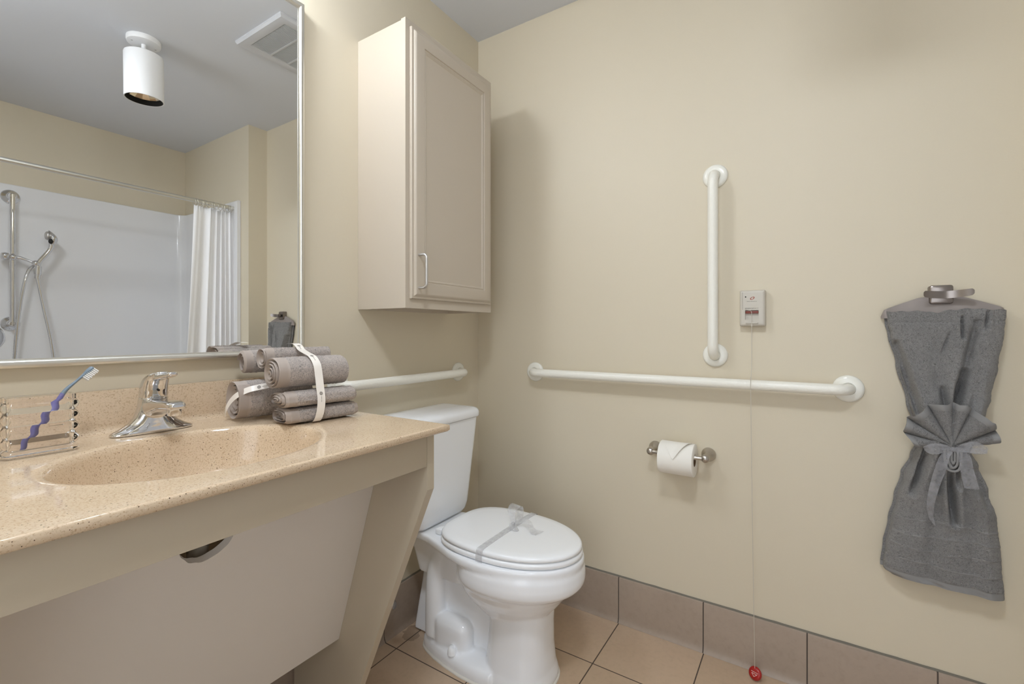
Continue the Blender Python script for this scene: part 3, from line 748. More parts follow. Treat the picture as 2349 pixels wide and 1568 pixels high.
obj('bow_knot', MB().ball((kx - 0.002, ky - 0.001, kz + 0.002), (0.006, 0.007, 0.0065), 14, 10), M['organzalight'], tr2)

# shut-off valve just showing behind the vanity panel
sv = thing('shutoff_valve', 'chrome shut-off valve low on the back wall behind the vanity panel', 'valve', (-0.585, -0.03, 0.158))
obj('valve_flange', MB().lathe([(0.022, 0), (0.022, 0.002), (0.014, 0.006), (0.007, 0.008), (0.007, 0.03)], (-0.585, -0.012, 0.158), (0, -1, 0), 24), M['chrome'], sv)
obj('valve_body', MB().ball((-0.585, -0.048, 0.158), (0.012, 0.016, 0.014), 16, 10).tube([(-0.585, -0.048, 0.158), (-0.585, -0.048, 0.21)], 0.006, 12), M['chrome'], sv)
obj('valve_knob', MB().lathe([(0.008, 0), (0.015, 0.002), (0.016, 0.010), (0.012, 0.014)], (-0.585, -0.062, 0.158), (0.2, -1, 0), 16), M['chrome'], sv)

# ------------------------------------------------------------------ rolled towels on the counter
YAW = math.radians(-7.5)
def rolled(label, x0, yc, zc, L, ry, rz, turns=3.0, e=2.3, tail=0.0, seed=0, yaw=YAW, loc=None, hem=0.03, cone=0.0):
    rnd = random.Random(seed)
    T = 0.0072; N = int(40 * turns); prof = []
    tot = turns * 2 * PI
    def rad(a):      # 0..1 along the sheet, outside in
        return 1.0 - 0.86 * a
    def pt(a, off):
        q = tail + a * tot
        c, s_ = math.cos(q), math.sin(q)
        k = (abs(c) ** e + abs(s_) ** e) ** (-1 / e)
        wob = 1 + 0.035 * math.sin(q * 1.7 + seed) * (a > 0.05)
        rr_ = rad(a) * wob
        Ry = max(ry * rr_ - off, 0.0006); Rz = max(rz * rr_ - off, 0.0006)
        return (c * k * Ry, s_ * k * Rz)
    for i in range(N + 1): prof.append(pt(i / N, 0.0))
    th = min(ry, rz) * 0.86 / turns * 0.80
    for i in range(N, -1, -1): prof.append(pt(i / N, th))
    xs = [0, 0.0012, 0.003] + [L * k / 34 for k in range(1, 34)] + [L - 0.003, L - 0.0012, L]
    xs = sorted(x for x in xs)
    m = MB(); rings = []
    cyaw, syaw = math.cos(yaw), math.sin(yaw)
    nP = len(prof)
    for x in xs:
        ring = []
        endk = 0.985 if x in (0, L) else 1.0
        for j, (py, pz) in enumerate(prof):
            outer_ = j < N // turns + 1
            nn = mnoise.noise(Vector((x * 210 + seed * 9, py * 210, pz * 210)))
            n2 = mnoise.noise(Vector((x * 26 + seed * 5, py * 26, pz * 26)))
            tel = (0.006 * math.sin(j / N * 2.2 + seed) + 0.004 * (1 if j > N else 0) * 0) * (1 if x < L / 2 else -1)
            inhem = x < hem
            g = 1 + (0.0 if inhem else 0.03 + 0.02 * (x > hem + 0.004)) * nn + 0.035 * n2 - (0.02 if inhem else 0)
            g *= endk * (1 - cone * (x / L))
            xx = x + tel * (1 - min(x, L - x) / (L / 2))
            lx, ly, lz = xx, py * g, pz * g
            wx = x0 + lx * cyaw - ly * syaw; wy = yc + lx * syaw + ly * cyaw
            ring.append((wx, wy, zc + lz))
        rings.append(ring)
    for i in range(len(rings) - 1):
        m.loft([rings[i], rings[i + 1]], False, False, True, 1 if xs[i] < hem and xs[i + 1] <= hem + 0.006 else 0)
    def cap(r, flip):
        fs = [(j, j + 1, nP - 2 - j, nP - 1 - j) for j in range(N)]
        m.add(r, fs, 1)
    cap(rings[0], False); cap(rings[-1], True)
    o = obj('rolled_towel', m, [M['roll'], M['rollhem']], None, 60, True, loc=(x0, yc, zc - rz))
    return tag(o, label, 'towel', 'rolled grey towels on the countertop')
rolled('flat rolled grey towel lowest in the front stack, resting on the countertop', -1.092, -0.244, CT + 0.0200, 0.172, 0.046, 0.0195, 3.6, 3.4, 1.2, 1, hem=0.018)
rolled('flattened rolled grey towel second from the countertop in the front stack', -1.100, -0.246, CT + 0.0590, 0.176, 0.048, 0.0205, 3.6, 2.7, 2.0, 2, hem=0.016)
rolled('thick rolled grey towel in the front stack under the topmost one', -1.106, -0.230, CT + 0.1175, 0.172, 0.045, 0.0395, 4.6, 2.1, 0.6, 3, hem=0.022)
rolled('rolled grey towel lying on top of the whole pile', -1.075, -0.139, CT + 0.1515, 0.156, 0.033, 0.0305, 3.2, 2.2, 2.2, 4, hem=0.014)
rolled('fat rolled grey towel on the countertop nearest the backsplash', -1.128, -0.108, CT + 0.0535, 0.165, 0.050, 0.0530, 4.0, 2.1, 2.4, 5, hem=0.024)
rolled('rolled grey towel at the back of the pile beside the mirror', -1.090, -0.070, CT + 0.138, 0.150, 0.032, 0.0325, 3.2, 2.0, 0.2, 6, hem=0.016)

# printed ribbons
def ribbon(name, label, path, width, wdir, prints):
    t = thing(name, label, 'ribbon', path[0])
    wv = Vector(wdir).normalized() * width / 2
    P = catmull(path, 8)
    b = MB().grid([[p - wv, p - wv * 0.4, p + wv * 0.4, p + wv] for p in P])
    obj('ribbon_strip', b, M['ribbon'], t, 60)
    L = [0.0]
    for a, c in zip(P, P[1:]): L.append(L[-1] + (c - a).length)
    def at(s):
        for i in range(len(P) - 1):
            if s <= L[i + 1]:
                f = (s - L[i]) / max(L[i + 1] - L[i], 1e-6); return P[i].lerp(P[i + 1], f), (P[i + 1] - P[i]).normalized()
        return P[-1], (P[-1] - P[-2]).normalized()
    w1 = wv.normalized()
    C = Vector((-1.0, -0.6, 0.95))
    for s0 in prints:
        p, d = at(s0 * L[-1]); nv = d.cross(w1)
        if nv.dot(Vector((-0.4, -1, 0.3))) < 0: nv = -nv
        c = p + nv * 0.0007
        def q(u, v): return c + d * u + w1 * v
        # medallion: an eight-lobed ring round a dot
        A_ = []; B_ = []
        for a in range(49):
            th_ = 2 * PI * a / 48; r_ = 0.0037 + 0.0006 * math.cos(8 * th_)
            A_.append(q(r_ * math.cos(th_), r_ * math.sin(th_))); B_.append(q(0.0022 * math.cos(th_), 0.0022 * math.sin(th_)))
        mo = obj('printed_medallion', MB().grid([A_, B_]), M['greyink'], t, smooth=False)
        dt = MB(); dt.add([q(0.0012 * math.cos(a * PI / 6), 0.0012 * math.sin(a * PI / 6)) for a in range(12)], [tuple(range(12))])
        obj('medallion_dot', dt, M['greyink'], mo, smooth=False)
        # a line of fine script below it
        pts = []
        for k in range(40):
            e = 0.0065 + 0.014 * k / 39; p2, d2 = at(min(s0 * L[-1] + e, L[-1])); n2 = d2.cross(w1)
            if n2.dot(nv) < 0: n2 = -n2
            pts.append(p2 + n2 * 0.0007 + w1 * (0.0005 * math.sin(k * 1.9) + 0.0003 * math.sin(k * 4.1)))
        obj('printed_script', MB().tube(pts, 0.00016, 4), M['greyink'], t, smooth=False)
    return t
rx = -1.016
ribbon('printed_ribbon', 'white printed ribbon running down over the front stack of rolled towels', [(rx + .018, -0.125, CT + 0.1845), (rx + .016, -0.155, CT + 0.1860), (rx + .012, -0.177, CT + 0.1800), (rx + .006, -0.197, CT + 0.1715), (rx - .002, -0.228, CT + 0.1650), (rx - .008, -0.264, CT + 0.1565), (rx - .011, -0.287, CT + 0.1380), (rx - .012, -0.2955, CT + 0.1120), (rx - .013, -0.302, CT + 0.085), (rx - .014, -0.3085, CT + 0.06), (rx - .015, -0.3085, CT + 0.038), (rx - .017, -0.305, CT + 0.018), (rx - .019, -0.297, CT + 0.0045), (rx - .02, -0.28, CT + 0.0012)], 0.0195, (1, -0.13, 0.0), [0.16, 0.43, 0.74])
ribbon('printed_ribbon', 'white printed ribbon looped across the fat towel near the backsplash', [(-1.139, -0.085, CT + 0.014), (-1.143, -0.098, CT + 0.030), (-1.141, -0.115, CT + 0.050), (-1.137, -0.138, CT + 0.066), (-1.124, -0.159, CT + 0.078), (-1.104, -0.1675, CT + 0.083), (-1.085, -0.1690, CT + 0.085), (-1.070, -0.1670, CT + 0.0865)], 0.014, (0.10, 0.45, 0.9), [0.8])

# ------------------------------------------------------------------ robe hook and dressed towel on the right wall
hk = thing('towel_hook', 'brushed metal double hook on the right wall above the dressed towel', 'hook', (0, -1.5855, 1.207))
obj('hook_plate', MB().loft([[(x, -1.5855 + p[0], 1.2075 + p[1]) for p in rrect(0.0245 - e, 0.0255 - e, 0.006, 5)] for x, e in ((-0.0003, 0), (-0.022, 0), (-0.0255, 0.0015), (-0.0268, 0.004))]), M['hookmetal'], hk)
obj('hook_stem', MB().tube([(-0.02, -1.5935, 1.2035), (-0.040, -1.5935, 1.2035)], 0.008, 18), M['hookmetal'], hk)
G = []
for i in range(41):
    u = math.sin(PI / 2 * (-1 + 2 * i / 40)); y = -1.5935 - 0.0495 * u
    x = -0.040 - 0.017 * u * u - 0.002 * max(0, u)
    zc_ = 1.2055 + 0.004 * abs(u) ** 1.5 + 0.001 * u
    hh = 0.0098 - 0.0012 * abs(u) ** 3
    if abs(u) > 0.9: hh *= max(0.12, 1 - ((abs(u) - 0.9) / 0.1) ** 2.2 * 0.55)
    tx = 0.0018
    G.append([(x - tx, y, zc_ - hh), (x - tx, y, zc_ - hh * .5), (x - tx, y, zc_), (x - tx, y, zc_ + hh * .5), (x - tx, y, zc_ + hh), (x + tx, y, zc_ + hh), (x + tx, y, zc_), (x + tx, y, zc_ - hh)])
hbm = MB().loft(G)
obj('hook_band', hbm, M['hookmetal'], hk, 40)

LT = [(0.428, -1.470), (0.437, -1.4555), (0.50, -1.4615), (0.57, -1.4725), (0.64, -1.486), (0.709, -1.5015), (0.76, -1.521), (0.80, -1.534), (0.85, -1.527), (0.91, -1.513), (1.017, -1.490), (1.10, -1.4725), (1.132, -1.466), (1.168, -1.4625)]
RT = [(0.422, -1.7045), (0.526, -1.698), (0.619, -1.690), (0.70, -1.671), (0.76, -1.652), (0.795, -1.638), (0.83, -1.645), (0.895, -1.667), (0.935, -1.678), (1.019, -1.692), (1.102, -1.704), (1.150, -1.7085), (1.168, -1.709)]
CREASE = [((-1.488, 1.075), (-1.534, 0.885), 0.021, 0.0065), ((-1.652, 1.131), (-1.625, 1.0), 0.012, 0.009), ((-1.625, 1.0), (-1.603, 0.89), 0.026, 0.009), ((-1.623, 1.145), (-1.622, 1.088), 0.011, 0.0035), ((-1.671, 1.157), (-1.666, 1.11), 0.008, 0.0035), ((-1.597, 1.105), (-1.580, 1.045), 0.005, 0.003), ((-1.583, 0.955), (-1.591, 0.88), 0.014, 0.006),
          ((-1.592, 0.74), (-1.604, 0.605), 0.026, 0.0075), ((-1.551, 0.80), (-1.520, 0.668), 0.022, 0.0065), ((-1.578, 0.76), (-1.570, 0.68), 0.014, 0.005), ((-1.632, 0.77), (-1.668, 0.66), 0.012, 0.008), ((-1.606, 0.76), (-1.610, 0.70), 0.010, 0.004), ((-1.535, 0.80), (-1.506, 0.70), 0.010, 0.004)]
def segd(y, z, a, b):
    dy, dz = b[0] - a[0], b[1] - a[1]; L2 = dy * dy + dz * dz
    t = ((y - a[0]) * dy + (z - a[1]) * dz) / L2; tc = min(1, max(0, t))
    return math.hypot(y - a[0] - dy * tc, z - a[1] - dz * tc), tc
def towel_layer(m, left_in, xb, dscale, zbot, ztop, folds=True, nr=300, nc=96, top_fn=None):
    rows = []; inside = []
    for i in range(nr + 1):
        t = i / nr
        row = []; brow = []
        for j in range(nc + 1):
            s_ = -1 + 2 * j / nc
            zb_ = zbot - 0.006 * (s_ + 1) / 2
            zt_ = ztop + (top_fn(s_) if top_fn else 0)
            z = zt_ + (zb_ - zt_) * t
            yl = smooth_table(LT, z) - left_in; yr = smooth_table(RT, z)
            yl += 0.0007 * mnoise.noise(Vector((z * 90, 1.7, xb * 900))); yr += 0.0012 * mnoise.noise(Vector((z * 130, 5.7, 0)))
            y = (yl + yr) / 2 + (yr - yl) / 2 * s_
            W = (yl - yr)
            d = smooth_table([(0.42, 0.040), (0.60, 0.046), (0.70, 0.058), (0.80, 0.070), (0.88, 0.060), (0.98, 0.044), (1.10, 0.036), (1.168, 0.028)], z) * dscale
            round_ = (1 - abs(s_) ** 7) ** 0.5
            x = d * (0.30 + 0.70 * round_) if folds else d * round_
            if folds:
                amp = smooth_table([(0.42, 0.003), (0.60, 0.0055), (0.80, 0.009), (0.95, 0.005), (1.10, 0.0018), (1.168, 0.001)], z)
                x += amp * math.sin(s_ * 9.5 + 0.6) * (1 - s_ ** 8) + amp * 0.5 * math.sin(s_ * 17 + 2.0) * (1 - s_ ** 6)
                for a, b, D_, w in CREASE:
                    if min(a[1], b[1]) - 0.05 < z < max(a[1], b[1]) + 0.05:
                        dd, tc = segd(y, z, a, b)
                        if dd < w * 4:
                            prof_ = math.sin(PI * (0.08 + 0.84 * tc)) ** 0.6
                            x -= 1.8 * D_ * prof_ * math.exp(-(dd / w) ** 2) - 0.35 * D_ * prof_ * math.exp(-((dd - 2 * w) / w) ** 2)
                for zb2 in (0.598, 0.559, 0.520, 0.481, 0.952):
                    zz = zb2 - 0.004 * math.sin(s_ * 3 + zb2 * 40)
                    x += (0.0022 if zb2 < 0.9 else -0.0012) * math.exp(-((z - zz) / 0.0022) ** 2)
                if z < zb_ + 0.018: x -= 0.0016
                else: x += 0.0011 * mnoise.noise(Vector((y * 160, z * 160, 3.0))) + 0.0022 * mnoise.noise(Vector((y * 34, z * 34, 8)))
                if 1.128 < z < 1.136: x -= 0.0018
                x = max(x, 0.004)
            row.append((-xb - x, y, z)); brow.append((-xb + 0.001 + 0.0 * x, y, z))
        rows.append(row); inside.append(brow)
    def hemf(i, j):
        if i > nr * 0.976: return 1
        if folds:
            z = rows[i][j][2]; s_ = -1 + 2 * j / nc
            for zb2 in (0.598, 0.559, 0.520, 0.481):
                if abs(z - (zb2 - 0.004 * math.sin(s_ * 3 + zb2 * 40))) < 0.0016: return 1
        return 0
    m.grid(rows, hemf); m.grid(inside, lambda i, j: 0)
    b0 = len(m.v)
    n1 = nc + 1
    # close the edges
    F = lambda i, j: (b0 - 2 * (nr + 1) * n1) + i * n1 + j
    B = lambda i, j: (b0 - (nr + 1) * n1) + i * n1 + j
    for i in range(nr):
        for j in (0, nc): m.f.append((F(i, j), F(i + 1, j), B(i + 1, j), B(i, j))); m.mi.append(0)
    for j in range(nc):
        m.f.append((F(0, j), F(0, j + 1), B(0, j + 1), B(0, j))); m.mi.append(0)
        m.f.append((F(nr, j), F(nr, j + 1), B(nr, j + 1), B(nr, j))); m.mi.append(1)
ht = thing('hanging_towel', 'dark grey terry towel gathered at the waist, hanging from the hook', 'towel', (-0.03, -1.585, 0.422))
tm = MB()
def topf(s_): return -0.006 * math.exp(-((s_ + 0.15) / 0.12) ** 2) + 0.004 * math.exp(-((s_ - 0.42) / 0.25) ** 2) + 0.0015 * math.sin(s_ * 23)
towel_layer(tm, 0.006, 0.020, 1.0, 0.428, 1.163, True, 300, 110, topf)
obj('towel_front', tm, [M['terry'], M['terryhem']], ht, 70)
tm = MB(); towel_layer(tm, 0.0, 0.0135, 0.10, 0.436, 1.152, False, 120, 30)
obj('towel_back_layer', tm, [M['terry'], M['terryhem']], ht, 70)
tm = MB(); towel_layer(tm, 0.003, 0.0045, 0.09, 0.432, 1.152, False, 120, 30)
obj('towel_back_layer', tm, [M['terry'], M['terryhem']], ht, 70)
# cloth cover sloping from the hook to the shoulders
cv = MB(); G1 = []
for i in range(25):
    t = i / 24; row = []
    for j in range(33):
        s_ = -1 + 2 * j / 32
        u = 0.1275 * math.copysign(abs(s_) ** 0.85, s_)
        zt = lerp_table([(0.0, 1.2025), (0.043, 1.2015), (0.080, 1.1868), (0.112, 1.1735), (0.121, 1.1680), (0.126, 1.160), (0.1276, 1.150)], abs(u))
        zb2 = 1.1445
        zz = zt + (zb2 - zt) * t
        f = min(1, max(0, (1.2025 - zz) / 0.05))
        x = -0.0125 - 0.013 * (f ** 0.8) - 0.003 * math.exp(-((abs(s_) - 0.88) / 0.05) ** 2) + 0.0015 * math.sin(s_ * 8 + t * 3)
        x *= 1 - 0.5 * max(0, (abs(s_) - 0.93) / 0.07)
        row.append((x, -1.585 - u, zz))
    G1.append(row)
cv.grid(G1); cv.grid([[(p[0] + 0.0025 if 0 else -0.012, p[1], p[2]) for p in r] for r in G1])
nn_ = 25 * 33
for i in range(24):
    for j in (0, 32): cv.f.append((i * 33 + j, (i + 1) * 33 + j, nn_ + (i + 1) * 33 + j, nn_ + i * 33 + j)); cv.mi.append(0)
for j in range(32): cv.f.append((j, j + 1, nn_ + j + 1, nn_ + j)); cv.mi.append(0)
obj('hanger_cover', cv, M['cover'], ht, 60)['label'] = 'smooth taupe cloth between hook and towel'

# fan folded face cloth
PV = (-1.595, 0.811); PX = -0.088
fan = thing('fan_folded_cloth', 'grey face cloth folded like a fan on the waist of the hanging towel', 'face cloth', (PX, PV[0], PV[1]))
OUT = [(-0.071, -0.012), (-0.085, 0.008), (-0.098, 0.028), (-0.093, 0.05), (-0.087, 0.071), (-0.076, 0.071), (-0.060, 0.088), (-0.043, 0.106), (-0.028, 0.107), (-0.012, 0.107), (0.001, 0.114), (0.012, 0.108), (0.024, 0.109), (0.045, 0.092), (0.066, 0.073), (0.072, 0.071), (0.081, 0.045), (0.087, 0.020), (0.071, 0.015)]
RA = sorted((math.degrees(math.atan2(v, u)) % 360, math.hypot(u, v)) for u, v in OUT)
GA = [10, 32, 69, 89, 115, 144, 166, 192]
def fan_h(a):
    for g0, g1 in zip(GA, GA[1:]):
        if g0 <= a <= g1:
            t = (a - g0) / (g1 - g0); w = (g1 - g0) / 28.0
            return w * (math.sin(PI * t) ** 0.55)
    return 0.0
fm_ = MB(); rows = []
NA, NR = 190, 26
for i in range(NR + 1):
    t = i / NR; row = []
    for j in range(NA + 1):
        a = 10 + (189.5 - 10) * j / NA
        R_ = lerp_table(RA, a); r = 0.006 + (R_ - 0.006) * t
        h = fan_h(a)
        x = PX - 0.004 - r * 0.33 * h + r * 0.12
        edge = 0.0035 * math.sin(PI * min(1, max(0, (t - 0.82) / 0.18))) if t > 0.82 else 0.0012 * mnoise.noise(Vector((r * 150 * math.cos(math.radians(a)), r * 150 * math.sin(math.radians(a)), 4)))
        x -= edge * 0.5
        row.append((x, PV[0] - r * math.cos(math.radians(a)), PV[1] + r * math.sin(math.radians(a)) + 0.0))
    rows.append(row)
fm_.grid(rows, lambda i, j: 1 if i >= NR * 0.82 else 0)
back = [[(p[0] + 0.0045, p[1], p[2]) for p in r] for r in rows]
fm_.grid(back, lambda i, j: 1 if i >= NR * 0.82 else 0)
n1 = NA + 1; o2 = (NR + 1) * n1
for j in range(NA): fm_.f.append((NR * n1 + j, NR * n1 + j + 1, o2 + NR * n1 + j + 1, o2 + NR * n1 + j)); fm_.mi.append(1)
for i in range(NR):
    for j in (0, NA): fm_.f.append((i * n1 + j, (i + 1) * n1 + j, o2 + (i + 1) * n1 + j, o2 + i * n1 + j)); fm_.mi.append(0)
obj('fan_pleats', fm_, [M['terry'], M['terryhem']], fan, 70)
kn_ = MB()
for k, (w, zb2, th_) in enumerate(((0.0155, 0.748, 0.0026), (0.0085, 0.757, 0.0024), (0.0030, 0.768, 0.0022))):
    yc_ = -1.5945; U = [(yc_ + w, 0.803), (yc_ + w, 0.776), (yc_ + w * 0.72, zb2 + 0.006), (yc_, zb2), (yc_ - w * 0.72, zb2 + 0.006), (yc_ - w, 0.776), (yc_ - w, 0.803)]
    C_ = catmull([(0, *p) for p in U], 6); RG_ = []
    for m in range(len(C_)):
        d_ = (C_[min(m + 1, len(C_) - 1)] - C_[max(m - 1, 0)]).normalized(); n_ = Vector((0, -d_.z, d_.y))
        xa, xb_ = -0.0985 - 0.0015 * k, -0.078
        o_, i_ = C_[m] + n_ * th_, C_[m] - n_ * th_
        RG_.append([(xa, o_.y, o_.z), (xb_, o_.y, o_.z), (xb_, i_.y, i_.z), (xa, i_.y, i_.z), (xa - 0.0012, C_[m].y, C_[m].z)])
    kn_.loft(RG_)
kn_.ball((-0.084, -1.5945, 0.782), (0.010, 0.018, 0.032), 18, 12)
obj('rolled_end', kn_, M['terryhem'], fan, 50)

# organza bow on the towel
BX = -0.100
bo = thing('organza_bow', 'sheer grey ribbon bow tied round the waist of the hanging towel', 'ribbon', (BX, -1.5945, 0.805))
b = MB()
band(b, [(BX, -1.592, 0.809), (BX - 0.008, -1.573, 0.8165), (BX - 0.012, -1.552, 0.8165), (BX - 0.008, -1.536, 0.806), (BX + 0.010, -1.541, 0.800), (BX + 0.008, -1.56, 0.802), (BX + 0.004, -1.59, 0.806)],
     [(BX, -1.592, 0.802), (BX - 0.008, -1.573, 0.794), (BX - 0.012, -1.552, 0.789), (BX - 0.008, -1.538, 0.796), (BX + 0.010, -1.542, 0.806), (BX + 0.008, -1.56, 0.792), (BX + 0.004, -1.59, 0.800)], 7)
obj('bow_loop', b, M['organza'], bo, 60)
b = MB()
band(b, [(BX, -1.597, 0.809), (BX - 0.009, -1.612, 0.823), (BX - 0.013, -1.632, 0.832), (BX - 0.009, -1.652, 0.823), (BX + 0.006, -1.659, 0.812), (BX + 0.008, -1.64, 0.812), (BX + 0.004, -1.60, 0.807)],
     [(BX, -1.597, 0.801), (BX - 0.009, -1.612, 0.802), (BX - 0.013, -1.632, 0.803), (BX - 0.009, -1.652, 0.804), (BX + 0.006, -1.657, 0.802), (BX + 0.008, -1.64, 0.797), (BX + 0.004, -1.60, 0.800)], 7)
obj('bow_loop', b, M['organza'], bo, 60)
b = MB()
band(b, [(BX - 0.002, -1.590, 0.805), (BX - 0.004, -1.571, 0.790), (BX - 0.002, -1.560, 0.757), (BX + 0.006, -1.551, 0.707), (BX + 0.014, -1.5455, 0.655), (BX + 0.026, -1.552, 0.612), (BX + 0.032, -1.566, 0.590)],
     [(BX - 0.002, -1.594, 0.799), (BX - 0.006, -1.586, 0.782), (BX - 0.004, -1.581, 0.752), (BX + 0.002, -1.571, 0.712), (BX + 0.010, -1.5615, 0.66), (BX + 0.024, -1.561, 0.62), (BX + 0.032, -1.5665, 0.590)], 7)
obj('bow_tail', b, M['organza'], bo, 60)
b = MB()
band(b, [(BX - 0.002, -1.596, 0.805), (BX - 0.005, -1.603, 0.790), (BX - 0.002, -1.607, 0.757), (BX + 0.004, -1.616, 0.708)],
     [(BX - 0.002, -1.600, 0.803), (BX - 0.004, -1.624, 0.796), (BX + 0.0, -1.633, 0.757), (BX + 0.006, -1.645, 0.709)], 8)
obj('bow_tail', b, M['organza'], bo, 60)
obj('bow_knot', MB().ball((BX - 0.002, -1.5945, 0.805), (0.0062, 0.0065, 0.0065), 14, 10), M['organza'], bo)

# ------------------------------------------------------------------ things seen in the mirror
# spot on the ceiling
SPX, SPY = -0.841, -1.31
sp_ = thing('ceiling_spotlight', 'white cylinder spotlight hanging from the ceiling, seen in the mirror', 'ceiling light', (SPX, SPY, H))
cn = MB().lathe([(0.064, 0.0), (0.0645, 0.014), (0.062, 0.021), (0.055, 0.0235), (0.001, 0.0235)], (SPX, SPY, H - 0.0003), (0, 0, -1), 48)
obj('canopy', cn, M['whitemetal'], sp_, 50)
for dx in (-0.045, 0.045): obj('canopy_screw', MB().ball((SPX + dx, SPY, H - 0.024), (0.004, 0.004, 0.002), 12, 8), M['satin'], sp_)
obj('stem', MB().tube([(SPX, SPY, H - 0.02), (SPX, SPY, H - 0.08)], 0.0095, 16), M['whitemetal'], sp_)
tl = Vector((0.02, -0.03, -1)).normalized(); top = Vector((SPX, SPY, 2.372))
obj('shade', MB().lathe([(0.001, 0.0), (0.066, 0.0), (0.072, 0.004), (0.0735, 0.010), (0.0735, 0.203), (0.072, 0.204), (0.070, 0.203), (0.0695, 0.17), (0.0695, 0.012), (0.001, 0.012)], top, tl, 56), M['whitemetal'], sp_, 40)
obj('baffle', MB().lathe([(0.0694, 0.2025), (0.0694, 0.172), (0.0665, 0.172), (0.0685, 0.2025), (0.0694, 0.2025)], top, tl, 48, 0, False), M['black'], sp_, 40)['label'] = 'black inner rim'
lr_ = []
for r, h in ((0.0664, 0.178), (0.064, 0.180), (0.056, 0.172), (0.042, 0.162), (0.026, 0.155), (0.012, 0.152), (0.001, 0.151)):
    lr_.append((r, h))
obj('lamp_reflector', MB().lathe(lr_, top, tl, 14, 0, False), M['reflector'], sp_, 12)

# exhaust vent
ve = thing('ceiling_vent', 'square white exhaust vent grille on the ceiling, seen in the mirror', 'vent', (-0.43, -0.782, H))
vx, vy, vh = -0.43, -0.782, 0.182
vf = MB(); lv = []
for d, z in ((0, H - 0.0003), (0.0, H - 0.008), (0.006, H - 0.017), (0.012, H - 0.019), (0.045, H - 0.014), (0.048, H - 0.010), (0.048, H - 0.003)):
    lv.append([(vx + sx * (vh - d), vy + sy * (vh - d), z) for sx, sy in ((-1, -1), (1, -1), (1, 1), (-1, 1))])
vf.loft(lv, False, True)
obj('vent_frame', vf, M['vent'], ve, 30)
vg = MB(); q = vh - 0.048
for k in range(38):
    y = vy - q + 2 * q * (k + 0.5) / 38
    vg.box(vx - q, vx + q, y - 0.0018, y + 0.0018, H - 0.013, H - 0.0045)
for fx in (-0.33, 0.33): vg.box(vx + q * fx - 0.004, vx + q * fx + 0.004, vy - q, vy + q, H - 0.0145, H - 0.0035)
obj('vent_grille', vg, M['vent'], ve, smooth=False)

# shower surround
SZ = 1.962
ss = thing('shower_surround', 'glossy white shower surround in the alcove, seen in the mirror', 'shower', (-0.9, -2.3, 0))
def upath(off):
    r = 0.075 - off * 0.6
    xr, xl, yb_, yo = -0.121 - off, -1.669 + off, YF + off, -1.885
    P = [(xr, yo)]
    for k in range(0, 11): a = PI / 2 * k / 10; P.append((xr - r + r * math.cos(a), yb_ + r - r * math.sin(a)))
    for k in range(0, 11): a = PI / 2 * k / 10; P.append((xl + r - r * math.sin(a), yb_ + r - r * math.cos(a)))
    P.append((xl, yo)); return P
so, si = upath(0.001), upath(0.022)
sm = MB()
sm.loft([[(*p, 0.002) for p in so + si[::-1]], [(*p, SZ - 0.004) for p in so + si[::-1]], [(*p, SZ) for p in upath(0.003) + upath(0.018)[::-1]]])
obj('surround_walls', sm, M['surround'], ss, 40)
obj('shower_pan', MB().box(-1.668, -0.122, YF + 0.002, -1.89, 0.0, 0.035, 0.008), M['surround'], ss)

# slide bar, hand shower, hose, valve
BXs, BYs = -1.026, -2.658
sb = thing('shower_slide_bar', 'chrome upright slide bar on the shower wall, seen in the mirror', 'shower bar', (BXs, BYs, 1.15))
obj('bar', MB().tube([(BXs, BYs + 0.055, 1.140), (BXs, BYs + 0.055, 1.895)], 0.0125, 20), M['chrome'], sb)
for z in (1.888, 1.151):
    obj('flange', MB().lathe([(0.041, 0.0005), (0.041, 0.004), (0.036, 0.010), (0.022, 0.017), (0.016, 0.03), (0.015, 0.055), (0.012, 0.066)], (BXs, BYs, z), (0, 1, 0), 32), M['chrome'], sb, 60)
sl_ = MB().ball((BXs, BYs + 0.058, 1.533), (0.022, 0.024, 0.021), 20, 12).lathe([(0.012, 0.0), (0.020, 0.004), (0.022, 0.02), (0.017, 0.032), (0.004, 0.036)], (BXs - 0.015, BYs + 0.06, 1.535), (-1, 0.2, 0), 20)
sl_.tube([(BXs + 0.01, BYs + 0.06, 1.533), (BXs + 0.03, BYs + 0.065, 1.532), (BXs + 0.055, BYs + 0.075, 1.522), (BXs + 0.085, BYs + 0.09, 1.507)], [0.013, 0.010, 0.007, 0.006], 12).ball((BXs + 0.088, BYs + 0.092, 1.505), 0.018, 18, 12)
obj('slider_clamp', sl_, M['chrome'], sb, 70)
hs = thing('hand_shower', 'chrome hand shower with hose held on the slide bar, seen in the mirror', 'hand shower', (-0.93, -2.56, 1.5))
HB = (-0.936, -2.566)
obj('shower_handle', MB().tube(catmull([(HB[0] + 0.002, HB[1], 1.475), (HB[0] + 0.012, HB[1] + 0.002, 1.515), (HB[0] + 0.038, HB[1] + 0.006, 1.56), (HB[0] + 0.060, HB[1] + 0.008, 1.605), (HB[0] + 0.062, HB[1] + 0.008, 1.64)], 6), [0.012] * 10 + [0.0125] * 8 + [0.014] * 7, 16), M['chrome'], hs, 70)
hq = MB(); hc = Vector((HB[0] + 0.050, HB[1] + 0.010, 1.662)); R_ = []
for k in range(17):
    t = k / 16; ph = PI * t; w = max(math.sin(ph), 0.03) ** 0.8
    c = hc + Vector((0.010 * math.sin(PI * t) + 0.012 * (1 - t) , 0, -0.052 + 0.098 * t))
    R_.append([(c.x + 0.021 * w * math.cos(q) * (1.15 if math.cos(q) > 0 else 0.75), c.y + 0.030 * w * math.sin(q), c.z) for q in [2 * PI * m / 24 for m in range(24)]])
hq.loft(R_)
obj('shower_head', hq, M['chrome'], hs, 70)
